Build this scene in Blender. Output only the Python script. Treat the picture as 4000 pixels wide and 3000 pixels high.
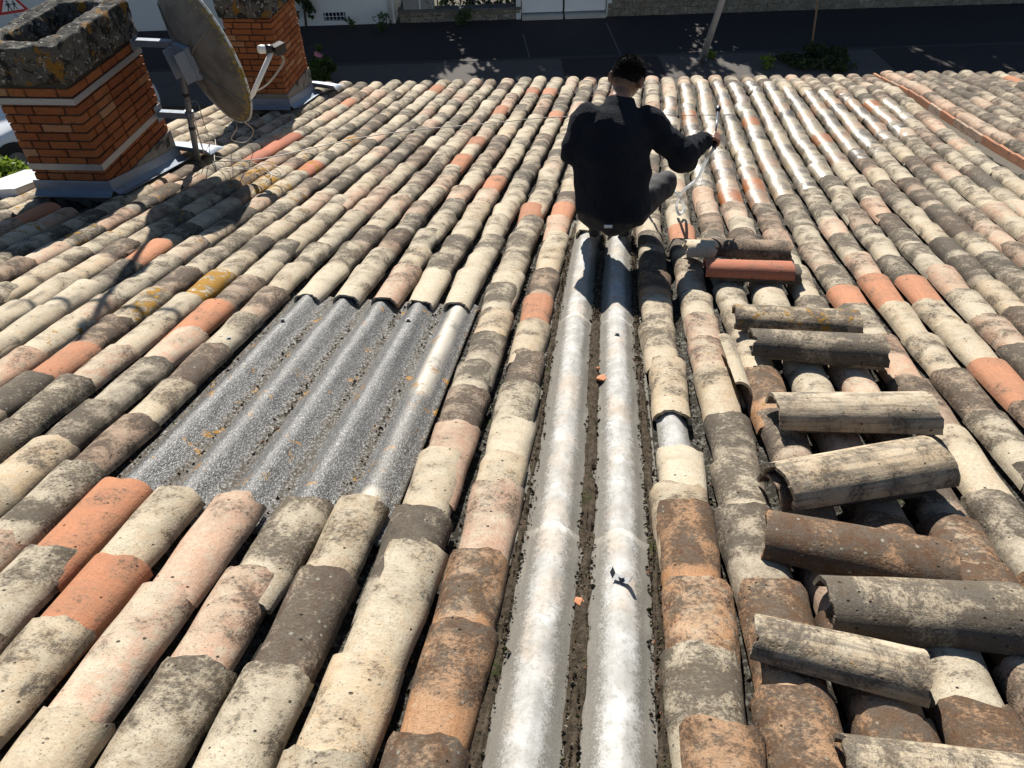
import bpy, bmesh, math, random
import numpy as np
from math import sin, cos, pi, radians, sqrt, atan2
from mathutils import Vector, Matrix, noise as mnoise

# ------------------------------------------------------------------ scene, camera, sky, sun
S = bpy.context.scene
for o in list(bpy.data.objects):
    bpy.data.objects.remove(o)
COL = S.collection
random.seed(7); rng = np.random.default_rng(7)

PITCH = .20                      # spacing of the tile columns in metres
F = 2879.2                       # focal length in pixels of the 4000 px wide photograph
CAMZ = 7.0
def _frames(pitch=42.969, yaw=9.52, roof=12.425, phi=.793, roll=-1.562):
    p = radians(pitch); yw = radians(yaw)
    h = np.array([-sin(yw), cos(yw), 0]); r = np.array([cos(yw), sin(yw), 0]); z = np.array([0, 0, 1.])
    fwd = h*cos(p)-z*sin(p); up = h*sin(p)+z*cos(p)
    c, s = cos(radians(roll)), sin(radians(roll)); r, up = r*c+up*s, up*c-r*s
    t = radians(roof); d = np.array([0, cos(t), -sin(t)]); n = np.array([0, sin(t), cos(t)]); X = np.array([1., 0, 0])
    q = radians(phi)
    return r, up, fwd, X*cos(q)+n*sin(q), d, -X*sin(q)+n*cos(q)
CR, CU, CF, RX, RD, RN = _frames()
CAM = np.array([0, 0, CAMZ])

cd = bpy.data.cameras.new('camera'); co = bpy.data.objects.new('camera', cd); COL.objects.link(co)
cd.sensor_width = 36; cd.lens = 36*F/4000; cd.clip_end = 600; cd.clip_start = .05
m = Matrix.Identity(4)
for i in range(3):
    m[i][0], m[i][1], m[i][2], m[i][3] = CR[i], CU[i], -CF[i], CAM[i]
co.matrix_world = m
S.camera = co

SUN_EL, SUN_AZ = radians(33.5), radians(-13)       # azimuth from +Y, towards -X
sund = np.array([sin(SUN_AZ)*cos(SUN_EL), cos(SUN_AZ)*cos(SUN_EL), sin(SUN_EL)])
W = bpy.data.worlds.new('World'); S.world = W; W.use_nodes = True
wn = W.node_tree.nodes; wl = W.node_tree.links; wn.clear()
sky = wn.new('ShaderNodeTexSky'); sky.sky_type = 'NISHITA'; sky.sun_disc = False
sky.sun_elevation = SUN_EL; sky.sun_rotation = SUN_AZ; sky.altitude = 50; sky.air_density = 1.0; sky.dust_density = .1
bg = wn.new('ShaderNodeBackground'); bg.inputs['Strength'].default_value = .05
wo = wn.new('ShaderNodeOutputWorld'); wl.new(sky.outputs[0], bg.inputs[0]); wl.new(bg.outputs[0], wo.inputs[0])
sl = bpy.data.lights.new('sun', 'SUN'); sl.energy = 5.0; sl.angle = radians(.53); sl.color = (1, .945, .86)
so = bpy.data.objects.new('sun', sl); COL.objects.link(so)
so.rotation_euler = Vector(sund).to_track_quat('Z', 'Y').to_euler(); so.location = (0, 0, 30)
S.view_settings.view_transform = 'Standard'; S.view_settings.look = 'None'
S.view_settings.gamma = 1; S.view_settings.exposure = .84; S.view_settings.use_curve_mapping = False

# ------------------------------------------------------------------ geometry of the place
HC = 7.107*PITCH; CREST = .10; SAG = .64*PITCH; A0 = -.59*PITCH
O = CAM-RN*(HC+CREST)
_x = np.arange(0, 11.3, .1); _y = np.interp(_x, [0, 1.7, 2.5, 3.3, 4.5, 6.3, 8, 10, 11.2], [0, .02, .17, .32, .42, .34, .17, 0, 0])
DRIFT = (_x, np.convolve(np.pad(_y, 6, 'edge'), np.ones(13)/13, 'valid'))
def sag(b):
    if b < 3*PITCH or b > 48*PITCH: return 0.
    return -SAG*4*(b-3*PITCH)*(48*PITCH-b)/(45*PITCH)**2
def rw(a, b, c=0.): return O+RX*a+RD*b+RN*(c+sag(b))
def colx(k, b):                 # the columns bow a little on the old roof
    b_ = min(max(b, 0), 11)
    return A0+(k-float(np.interp(b_, *DRIFT)))*PITCH
def ray(u, v): return CR*(u-2000)/F-CU*(v-1500)/F+CF
def roof(u, v, c=CREST):
    q = ray(u, v); s = 0
    for i in range(15):
        P = q*(-(HC+CREST-c-s)/(q@RN)); s = sag(P@RD)
    return P@RX, P@RD
def roofP(u, v, c=CREST): return rw(*roof(u, v, c), c)
def horiz(u, v, z):
    q = ray(u, v); return CAM+q*((z-CAMZ)/q[2])
def pd(u, v, depth): return CAM+depth*ray(u, v)
def proj(P):
    P = np.asarray(P, float)-CAM; w = P@CF; return (2000+F*(P@CR)/w, 1500-F*(P@CU)/w)
def vert(P, v):
    lo, hi = P[2]-6, P[2]+6
    for i in range(60):
        mid = (lo+hi)/2
        if proj((P[0], P[1], mid))[1] > v: lo = mid
        else: hi = mid
    return np.array([P[0], P[1], mid])
def frame(X, Y, Z, T):
    M = Matrix.Identity(4)
    for i in range(3): M[i][0], M[i][1], M[i][2], M[i][3] = X[i], Y[i], Z[i], T[i]
    return M
def unit(v): v = np.asarray(v, float); return v/np.linalg.norm(v)
def roof_frame(a, b, c=0., yaw=0., tilt=0.):
    T = rw(a, b, c); Y = unit(rw(a, b+.05, c)-rw(a, b-.05, c)); X = RX-Y*(RX@Y); X = unit(X); Z = np.cross(X, Y)
    M = frame(X, Y, Z, T)
    return M @ Matrix.Rotation(yaw, 4, 'Z') @ Matrix.Rotation(tilt, 4, 'X')

# ------------------------------------------------------------------ object helpers
WORLD = {}
def parent_to(o, p):
    o.parent = p; o.matrix_parent_inverse = WORLD[p.name].inverted()
def link(o, parent=None, M=None):
    COL.objects.link(o)
    M = M if M is not None else Matrix.Identity(4)
    WORLD[o.name] = M.copy()
    if parent is not None: parent_to(o, parent)
    o.matrix_basis = M
    return o
def tag(o, label=None, cat=None, group=None, kind=None):
    if label: o['label'] = label
    if cat: o['category'] = cat
    if group: o['group'] = group
    if kind: o['kind'] = kind
    return o
def thing(name, loc, label, cat, group=None):
    o = bpy.data.objects.new(name, None); o.empty_display_size = .1
    link(o, None, Matrix.Translation(Vector(loc)))
    return tag(o, label, cat, group)

class MB:
    def __init__(s): s.v = []; s.f = []; s.sm = []
    def add(s, vs, fs, smooth=False):
        n = len(s.v); s.v += [tuple(map(float, x)) for x in vs]; s.f += [tuple(i+n for i in f) for f in fs]; s.sm += [smooth]*len(fs)
        return s
    def box(s, lo, hi, M=None):
        vs = [(x, y, z) for z in (lo[2], hi[2]) for y in (lo[1], hi[1]) for x in (lo[0], hi[0])]
        if M is not None: vs = [tuple(M @ Vector(v)) for v in vs]
        return s.add(vs, [(0, 2, 3, 1), (4, 5, 7, 6), (0, 1, 5, 4), (2, 6, 7, 3), (0, 4, 6, 2), (1, 3, 7, 5)])
    def prism(s, poly, vec):
        "poly: list of 3D points, extruded along vec"
        n = len(poly); p = [np.asarray(q, float) for q in poly]; vec = np.asarray(vec, float)
        vs = p+[q+vec for q in p]
        return s.add(vs, [tuple(range(n-1, -1, -1)), tuple(range(n, 2*n))]+[(i, (i+1) % n, n+(i+1) % n, n+i) for i in range(n)])
    def tube(s, pts, r, seg=8, caps=True, smooth=True):
        pts = [np.asarray(p, float) for p in pts]; n = len(pts)
        rs = r if hasattr(r, '__len__') else [r]*n
        vs = []; ref = None
        for i, p in enumerate(pts):
            t = unit(pts[min(i+1, n-1)]-pts[max(i-1, 0)])
            if ref is None:
                ref = np.array([0, 0, 1.]) if abs(t[2]) < .9 else np.array([1., 0, 0])
            x = unit(ref-t*(ref@t)); ref = x; y = np.cross(t, x)
            for j in range(seg):
                a = 2*pi*j/seg; vs.append(p+rs[i]*(x*cos(a)+y*sin(a)))
        fs = [(i*seg+j, i*seg+(j+1) % seg, (i+1)*seg+(j+1) % seg, (i+1)*seg+j) for i in range(n-1) for j in range(seg)]
        s.add(vs, fs, smooth)
        if caps:
            k = len(s.v)-len(vs)
            s.f += [tuple(k+j for j in range(seg-1, -1, -1)), tuple(k+(n-1)*seg+j for j in range(seg))]; s.sm += [False, False]
        return s
    def loft(s, rings, smooth=True, caps=True, closed=True):
        n = len(rings[0]); k = len(s.v)
        vs = [p for r in rings for p in r]
        jn = n if closed else n-1
        fs = [(i*n+j, i*n+(j+1) % n, (i+1)*n+(j+1) % n, (i+1)*n+j) for i in range(len(rings)-1) for j in range(jn)]
        s.add(vs, fs, smooth)
        if caps:
            s.f += [tuple(k+j for j in range(n-1, -1, -1)), tuple(k+(len(rings)-1)*n+j for j in range(n))]; s.sm += [False, False]
        return s
    def mesh(s, name, mats):
        me = bpy.data.meshes.new(name); me.from_pydata(s.v, [], s.f); me.update()
        me.polygons.foreach_set('use_smooth', s.sm)
        for m in (mats if isinstance(mats, (list, tuple)) else [mats]): me.materials.append(m)
        return me
    def build(s, name, mat, parent=None, M=None):
        o = bpy.data.objects.new(name, s.mesh(name, mat)); link(o, parent, M)
        return o
def spline(pts, n=8):
    "Catmull-Rom through the points"
    P = [np.asarray(p, float) for p in pts]; P = [2*P[0]-P[1]]+P+[2*P[-1]-P[-2]]; out = []
    for i in range(1, len(P)-2):
        for t in np.linspace(0, 1, n, endpoint=False):
            a, b, c, d = P[i-1:i+3]
            out.append(.5*(2*b+(c-a)*t+(2*a-5*b+4*c-d)*t*t+(3*b-a-3*c+d)*t**3))
    return out+[P[-2]]
def fix_normals(o):
    bm = bmesh.new(); bm.from_mesh(o.data); bmesh.ops.recalc_face_normals(bm, faces=bm.faces); bm.to_mesh(o.data); bm.free()
    return o

# ------------------------------------------------------------------ material helpers
class NT:
    def __init__(s, name):
        s.m = bpy.data.materials.new(name); s.m.use_nodes = True; s.t = s.m.node_tree; s.t.nodes.clear()
        s.out = s.t.nodes.new('ShaderNodeOutputMaterial'); s.p = s.t.nodes.new('ShaderNodeBsdfPrincipled')
        s.t.links.new(s.p.outputs[0], s.out.inputs[0])
    def put(s, sock, v):
        if v is None: return
        if hasattr(v, 'is_linked') or hasattr(v, 'links'): s.t.links.new(v, sock)
        else:
            if sock.type == 'RGBA' and len(v) == 3: v = (*v, 1)
            sock.default_value = v
    def n(s, typ, ins={}, **kw):
        nd = s.t.nodes.new('ShaderNode'+typ)
        for k, v in kw.items(): setattr(nd, k, v)
        for k, v in ins.items(): s.put(nd.inputs[k], v)
        return nd
    def math(s, op, a, b=None, c=None, clamp=False):
        nd = s.n('Math', operation=op, use_clamp=clamp); s.put(nd.inputs[0], a); s.put(nd.inputs[1], b); s.put(nd.inputs[2], c); return nd.outputs[0]
    def vmath(s, op, a, b=None):
        nd = s.n('VectorMath', operation=op); s.put(nd.inputs[0], a); s.put(nd.inputs[1], b); return nd.outputs[0]
    def noise(s, vec, scale, detail=4, rough=.55, dist=0):
        return s.n('TexNoise', {'Vector': vec, 'Scale': scale, 'Detail': detail, 'Roughness': rough, 'Distortion': dist}).outputs['Fac']
    def step(s, x, lo, hi):
        nd = s.n('MapRange', {0: x}, interpolation_type='SMOOTHSTEP'); s.put(nd.inputs[1], lo); s.put(nd.inputs[2], hi); return nd.outputs[0]
    def mix(s, f, a, b, blend='MIX'):
        nd = s.n('Mix', data_type='RGBA', blend_type=blend); s.put(nd.inputs[0], f); s.put(nd.inputs[6], a); s.put(nd.inputs[7], b); return nd.outputs[2]
    def fmix(s, f, a, b):
        nd = s.n('Mix', data_type='FLOAT'); s.put(nd.inputs[0], f); s.put(nd.inputs[2], a); s.put(nd.inputs[3], b); return nd.outputs[0]
    def attr(s, name, typ='GEOMETRY'): return s.n('Attribute', attribute_name=name, attribute_type=typ)
    def both(s, name):
        return s.vmath('ADD', s.attr(name, 'OBJECT').outputs['Vector'], s.attr(name).outputs['Vector'])
    def bump(s, h, strength=.5, dist=.01, normal=None):
        nd = s.n('Bump', {'Height': h, 'Strength': strength, 'Distance': dist}); s.put(nd.inputs['Normal'], normal); return nd.outputs[0]
    def fin(s, col=None, rough=None, normal=None, metal=None, spec=None, **kw):
        if col is not None: s.put(s.p.inputs['Base Color'], col)
        if rough is not None: s.put(s.p.inputs['Roughness'], rough)
        if normal is not None: s.put(s.p.inputs['Normal'], normal)
        if metal is not None: s.put(s.p.inputs['Metallic'], metal)
        if spec is not None: s.put(s.p.inputs['Specular IOR Level'], spec)
        for k, v in kw.items(): s.put(s.p.inputs[k.replace('_', ' ')], v)
        return s.m
    def obj(s): return s.n('TexCoord').outputs['Object']
    def sep(s, v):
        o = s.n('SeparateXYZ', {0: v}).outputs; return o[0], o[1], o[2]

def simple(name, col, rough=.7, var=.25, scale=8, bump=.2, bscale=60, bdist=.004, metal=0, spec=.5, dirt=None, dscale=3, dlo=.55, dhi=.7):
    t = NT(name); p = t.obj(); n1 = t.noise(p, scale, 5, .6); n2 = t.noise(p, bscale, 3)
    c = t.mix(n1, tuple(x*(1-var) for x in col), tuple(min(1, x*(1+var)) for x in col))
    if dirt is not None: c = t.mix(t.step(t.noise(p, dscale, 6, .65), dlo, dhi), c, dirt)
    r = t.math('ADD', rough-.08, t.math('MULTIPLY', n1, .16), clamp=True)
    return t.fin(c, r, t.bump(n2, bump, bdist), metal, spec)
# ------------------------------------------------------------------ materials of the roof
def tile_material():
    t = NT('terracotta_tile')
    uv = t.n('UVMap', uv_map='tuv').outputs[0]; u, v, _ = t.sep(uv)
    tone = t.both('tone'); dark, film, wet = t.sep(t.both('wear')); seed, lich, clean = t.sep(t.both('tseed'))
    vec = t.n('CombineXYZ', {0: u, 1: v, 2: t.math('MULTIPLY', seed, 61.)}).outputs[0]
    n1 = t.noise(vec, 10, 7, .66, .35); n2 = t.noise(vec, 95, 4, .7); n3 = t.noise(vec, 26, 6, .7)
    vs = t.n('CombineXYZ', {0: t.math('MULTIPLY', u, 75.), 1: t.math('MULTIPLY', v, 5.), 2: t.math('MULTIPLY', seed, 33.)}).outputs[0]
    st = t.noise(vs, 1, 4, .6)
    base = t.vmath('MULTIPLY', tone, t.n('CombineXYZ', {i: t.math('ADD', .76, t.math('MULTIPLY', st, .46)) for i in range(3)}).outputs[0])
    # pale lime / lichen film
    fm = t.math('MULTIPLY', t.step(t.math('ADD', n3, t.math('MULTIPLY', film, .45)), .50, .78), .8)
    filmc = t.mix(n2, (.34, .295, .21), (.55, .495, .385))
    c = t.mix(fm, base, filmc)
    # paler band along the crown, a little left of its middle
    crown = t.math('MULTIPLY', t.step(t.math('ADD', t.math('ABSOLUTE', t.math('ADD', u, .018)), t.math('MULTIPLY', t.math('SUBTRACT', n1, .5), .16)), .055, .0), t.step(film, -.3, .4))
    c = t.mix(t.math('MULTIPLY', crown, .55), c, t.mix(n2, (.45, .385, .28), (.59, .525, .41)))
    # black and grey lichen, stronger where the tile lay open, weaker on the part that lay covered
    cover = t.step(v, t.math('ADD', clean, .03), t.math('SUBTRACT', clean, .02))
    e = t.math('ADD', t.math('MULTIPLY', n1, .66), t.math('MULTIPLY', n2, .42))
    e = t.math('ADD', e, t.math('MULTIPLY', t.math('SUBTRACT', dark, .5), .42))
    e = t.math('SUBTRACT', e, t.math('MULTIPLY', cover, .16))
    dm = t.step(e, .52, .66)
    soft = t.step(e, .40, .66)
    dcol = t.mix(t.step(n3, .35, .65), t.vmath('MULTIPLY', c, (.19, .178, .17)), (.078, .064, .050))
    grime = t.math('MULTIPLY', soft, t.math('ADD', .28, t.math('MULTIPLY', st, .5)))
    c = t.mix(grime, c, (.185, .148, .105))
    c = t.mix(t.math('MULTIPLY', dm, t.math('ADD', .56, t.math('MULTIPLY', n2, .6)), clamp=True), c, dcol)
    # long weathering streaks on tiles that have been lifted off
    c = t.mix(t.math('MULTIPLY', t.step(t.math('ADD', st, t.math('MULTIPLY', t.math('SUBTRACT', n1, .5), .5)), .44, .60), t.math('MULTIPLY', t.step(clean, -.2, -.6), .55)), c, t.mix(n3, (.055, .048, .040), (.16, .14, .115)))
    sp_ = t.math('ADD', .66, t.math('MULTIPLY', n2, .68))
    c = t.vmath('MULTIPLY', c, t.n('CombineXYZ', {0: sp_, 1: sp_, 2: sp_}).outputs[0])
    n5 = t.noise(vec, 260, 3, .75); n6 = t.noise(vec, 150, 4, .8)
    pep = t.step(t.math('ADD', n5, t.math('MULTIPLY', t.math('SUBTRACT', n6, .5), .7)), .52, .64)
    c = t.mix(t.math('MULTIPLY', pep, t.math('MULTIPLY', t.step(dark, .1, .75), .62)), c, t.vmath('MULTIPLY', c, (.36, .36, .38)))
    c = t.mix(t.math('MULTIPLY', t.step(n6, .62, .72), t.math('MULTIPLY', soft, .5)), c, t.vmath('ADD', t.vmath('MULTIPLY', tone, (.8, .8, .8)), (.06, .06, .05)))
    # dark fly-specks of lichen
    vq = t.n('TexVoronoi', {'Vector': vec, 'Scale': 120., 'Randomness': 1.}); c = t.mix(t.math('MULTIPLY', t.math('MULTIPLY', t.step(vq.outputs['Distance'], .30, .15), t.step(t.sep(vq.outputs['Color'])[1], .62, .7)), t.math('MULTIPLY', t.step(dark, .05, .5), .6)), c, (.05, .043, .034))
    # pale round lichen dots
    vo = t.n('TexVoronoi', {'Vector': vec, 'Scale': 42., 'Randomness': 1.}); vc = t.sep(vo.outputs['Color'])[0]
    dot = t.math('MULTIPLY', t.step(vo.outputs['Distance'], .24, .12), t.step(vc, .80, .86))
    c = t.mix(t.math('MULTIPLY', dot, t.math('MULTIPLY', dm, .5)), c, (.36, .36, .31))
    # pits
    pit = t.math('MULTIPLY', t.step(vo.outputs['Distance'], .20, .10), t.step(vc, .16, .10))
    c = t.mix(t.math('MULTIPLY', pit, .85), c, (.02, .016, .012))
    # orange lichen
    ol = t.step(t.math('ADD', t.noise(vec, 17, 6, .7), t.math('MULTIPLY', lich, .32)), .66, .74)
    c = t.mix(ol, c, t.mix(n2, (.20, .095, .012), (.42, .235, .03)))
    # wet: darker, richer, glossy
    wm = t.step(t.math('ADD', wet, t.math('MULTIPLY', t.math('SUBTRACT', t.noise(vec, 5, 6, .7), .5), 2.2)), .42, .72)
    hs = t.n('HueSaturation', {'Saturation': 1.22, 'Value': .80, 'Color': c}).outputs[0]
    c = t.mix(wm, c, hs)
    rough = t.fmix(wm, t.math('ADD', .80, t.math('MULTIPLY', n2, .18)), t.math('ADD', .18, t.math('MULTIPLY', n3, .34)))
    h = t.math('ADD', t.math('MULTIPLY', n2, .45), t.math('MULTIPLY', st, .3)); h = t.math('ADD', h, t.math('MULTIPLY', n5, .12))
    h = t.math('ADD', h, t.math('MULTIPLY', n3, .5)); h = t.math('SUBTRACT', h, t.math('MULTIPLY', pit, 1.6)); h = t.math('ADD', h, t.math('MULTIPLY', ol, .5))
    h = t.math('ADD', h, t.math('MULTIPLY', dm, .25))
    return t.fin(c, rough, t.bump(h, t.fmix(wm, .7, .55), .0048), spec=t.fmix(wm, .25, 1.0))
M_TILE = tile_material()

def under_material():
    t = NT('old_fibre_cement'); p = t.obj(); n = t.noise(p, 7, 6, .65); n2 = t.noise(p, 45, 5, .7)
    c = t.mix(t.step(n, .35, .65), (.06, .056, .047), (.15, .143, .125))
    c = t.mix(t.step(n2, .40, .52), c, (.022, .019, .014))
    c = t.mix(t.step(t.noise(p, 19, 5, .7), .60, .68), c, (.045, .052, .018))
    return t.fin(c, .92, t.bump(n2, .8, .012), spec=.2)
M_UNDER = under_material()

def white_sheet_material():
    t = NT('weathered_white_sheet'); p = t.obj(); h = t.attr('h').outputs['Fac']
    n = t.noise(p, 9, 6, .7); n2 = t.noise(p, 70, 4, .7); n4 = t.noise(p, 26, 6, .75, .6)
    c = t.mix(t.step(n, .35, .7), (.37, .36, .335), (.54, .54, .525))
    c = t.mix(t.math('MULTIPLY', t.step(t.noise(p, 5, 4), .45, .65), .55), c, (.46, .37, .28))
    e = t.math('ADD', h, t.math('MULTIPLY', t.math('SUBTRACT', n4, .5), 1.25))
    c = t.mix(t.math('MULTIPLY', t.step(e, .78, .30), .8), c, t.mix(n2, (.15, .14, .12), (.38, .365, .33)))
    c = t.mix(t.step(t.math('ADD', h, t.math('MULTIPLY', t.math('SUBTRACT', n4, .5), .55)), .16, .04), c, t.mix(n4, (.022, .020, .015), (.095, .082, .06)))
    c = t.mix(t.math('MULTIPLY', t.step(t.math('ADD', t.math('MULTIPLY', n2, .6), t.math('MULTIPLY', n4, .5)), .56, .66), .55), c, (.26, .25, .22))
    g1 = t.noise(p, 170, 4, .8); g2 = t.noise(p, 45, 5, .75)
    gm = t.step(t.math('ADD', h, t.math('ADD', t.math('MULTIPLY', t.math('SUBTRACT', g1, .5), 1.5), t.math('MULTIPLY', t.math('SUBTRACT', g2, .5), 1.1))), .82, .34)
    c = t.mix(t.math('MULTIPLY', gm, .85), c, t.mix(g1, (.06, .054, .043), (.24, .225, .195)))
    mp = t.n('Mapping', {'Vector': p, 'Scale': (60, 5, 5)}).outputs[0]; c = t.mix(t.math('MULTIPLY', t.step(t.noise(mp, 1, 5, .7), .52, .72), .4), c, (.28, .25, .215))
    return t.fin(c, t.math('ADD', .75, t.math('MULTIPLY', n4, .2)), t.bump(t.math('ADD', t.math('MULTIPLY', g1, .6), n4), .35, .003), spec=.12)
M_WSHEET = white_sheet_material()

def fibre_sheet_material():
    t = NT('glass_fibre_sheet'); p = t.obj(); h = t.attr('h').outputs['Fac']; beige = t.attr('beige').outputs['Fac']
    def fib(rot, sc):
        mp = t.n('Mapping', {'Vector': p, 'Rotation': (0, 0, rot), 'Scale': sc}).outputs[0]
        return t.noise(mp, 1, 2, .5, .3)
    f1 = fib(.5, (330, 95, 140)); f2 = fib(-.7, (100, 320, 140)); f3 = fib(1.5, (300, 100, 140))
    f = t.math('MAXIMUM', t.math('MAXIMUM', f1, f2), f3); fm = t.step(f, .58, .66)
    n = t.noise(p, 7, 5, .65); n2 = t.noise(p, 60, 4, .7)
    c = t.mix(fm, t.mix(n, (.032, .032, .032), (.062, .060, .058)), (.30, .30, .29))
    c = t.mix(t.math('MULTIPLY', beige, t.step(n, .25, .45)), c, (.50, .45, .37))
    dirt = t.step(t.math('ADD', h, t.math('MULTIPLY', t.math('SUBTRACT', t.noise(p, 90, 5, .75), .5), 1.8)), .22, -.1)
    c = t.mix(t.math('MULTIPLY', dirt, .9), c, t.mix(n2, (.045, .038, .027), (.12, .10, .075)))
    c = t.mix(t.step(t.noise(p, 10, 7, .72), .60, .635), c, (.30, .15, .022))
    c = t.mix(t.step(t.noise(p, 27, 6, .72), .67, .69), c, (.26, .27, .21))
    hh = t.math('ADD', f, t.math('MULTIPLY', n2, .4))
    return t.fin(c, t.fmix(dirt, t.math('ADD', .34, t.math('MULTIPLY', n2, .2)), .95), t.bump(hh, .9, .0045), spec=t.fmix(dirt, .55, .05))
M_FSHEET = fibre_sheet_material()

# ------------------------------------------------------------------ the tiles
def tile_mesh(name, L=.44, wf=.180, wn=.152, hf=.86, th=.013, seed=0, rag=1., nt=14, nl=8):
    "canal tile: local y runs from the narrow end (0) to the wide end (L), crown up, edges at z=0"
    rs = random.Random(seed); V = []; Fc = []; sm = []; UV = []
    ph = [rs.uniform(0, 6) for _ in range(8)]
    def wob(j, y):
        return .0016*(sin(ph[0]+y*14+j*.5)+sin(ph[1]+y*25-j*.8))*rag
    chips = [(rs.choice((0, 1)), rs.uniform(0, nt), rs.uniform(.006, .022)) for _ in range(rs.choice((0, 1, 1, 2)))]
    def P(i, j, inner):
        fy = i/nl; y = fy*L; w = wn+(wf-wn)*fy; a = pi*(1-j/nt); 
        r = w/2-(th if inner else 0); z = sin(a)**.82*r*hf if 0 < j < nt else 0.; x = math.copysign(abs(cos(a))**.86, cos(a))*r
        k = wob(j, y); x *= 1+k*8; z *= 1+k*8
        if i in (0, nl):
            y += rag*.004*sin(ph[2+(i > 0)]+j*1.1)+rag*.0025*sin(ph[4]+j*2.7)
            for e, jc, dp in chips:
                if (e == 1) == (i == nl): y += (-1 if e else 1)*dp*math.exp(-((j-jc)/1.1)**2)
        return (x, y, z), ((j/nt-.5)*w*1.45, y)
    idx = {}
    def vid(i, j, s):
        if (i, j, s) not in idx:
            p, q = P(i, j, s in (1, 3)); idx[(i, j, s)] = len(V); V.append(p); UV.append(q)
        return idx[(i, j, s)]
    for i in range(nl):
        for j in range(nt):
            Fc.append((vid(i, j, 0), vid(i, j+1, 0), vid(i+1, j+1, 0), vid(i+1, j, 0))); sm.append(True)
            Fc.append((vid(i, j, 1), vid(i+1, j, 1), vid(i+1, j+1, 1), vid(i, j+1, 1))); sm.append(True)
    for j in range(nt):   # rims, own vertices
        for i in (0, nl):
            a, b, c, d = vid(i, j, 2), vid(i, j+1, 2), vid(i, j+1, 3), vid(i, j, 3)
            Fc.append((a, d, c, b) if i == 0 else (a, b, c, d)); sm.append(False)
    for i in range(nl):
        for j in (0, nt):
            a, b, c, d = vid(i, j, 4), vid(i+1, j, 4), None, None
            p = [vid(i, j, 2), vid(i+1, j, 2), vid(i+1, j, 3), vid(i, j, 3)]
            Fc.append(tuple(p) if j == 0 else tuple(reversed(p))); sm.append(False)
    # drop unused
    me = bpy.data.meshes.new(name); me.from_pydata(V, [], Fc); me.update()
    me.polygons.foreach_set('use_smooth', sm)
    ul = me.uv_layers.new(name='tuv'); li = np.zeros(len(me.loops), int); me.loops.foreach_get('vertex_index', li)
    ul.data.foreach_set('uv', np.array(UV, float)[li].ravel())
    me.materials.append(M_TILE); me['wf'] = wf; me['wn'] = wn; me['hf'] = hf
    return me
TILES = [tile_mesh('canal_tile', .44+.012*sin(i), .170+.007*sin(i*2.1), .142+.004*sin(i*3.3), .74+.08*sin(i*1.7), .013, i, 1.35) for i in range(16)]
MIDTILES = [tile_mesh('canal_tile_mid', .44+.01*sin(i), .182+.005*sin(i*2.1), .155, .74+.06*sin(i*1.7), .0135, 30+i, 1.25) for i in range(8)]
BIGTILES = [tile_mesh('canal_tile_broad', .44, .192, .160, .74+.04*sin(i), .014, 50+i, 1.3) for i in range(5)]
SMOOTHT = [tile_mesh('canal_tile_new', .44, .172, .144, .75, .013, 80+i, .25) for i in range(2)]

TONES = {
    'C': ((.45, .35, .232), .47, .33), 'G': ((.375, .305, .215), .58, .36), 'D': ((.32, .22, .155), .69, .06),
    'P': ((.45, .285, .195), .44, .20), 'B': ((.39, .21, .105), .68, -.02), 'O': ((.44, .20, .11), .34, -.35),
    'K': ((.27, .225, .17), .74, .18), 'W': ((.50, .40, .28), .30, .45), 'R': ((.40, .145, .085), .2, -.6), 'N': ((.225, .18, .135), .60, -.05)}
def tile_props(rs, code, wet=0., lich=None):
    tone, dark, film = TONES[code]; j = rs.uniform(.86, 1.14); w = rs.uniform(-.06, .06)
    tone = (tone[0]*j, tone[1]*j*(1-w*.5), tone[2]*j*(1-w))
    dark += rs.uniform(-.12, .12) if code not in 'OR' else 0; film += rs.uniform(-.15, .15)
    return tone, (dark, film, wet), (rs.random(), lich if lich is not None else 0., rs.uniform(.10, .26) if code not in 'OR' else 0)
def set_props(o, pr):
    o['tone'] = list(pr[0]); o['wear'] = list(pr[1]); o['tseed'] = list(pr[2])

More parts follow.
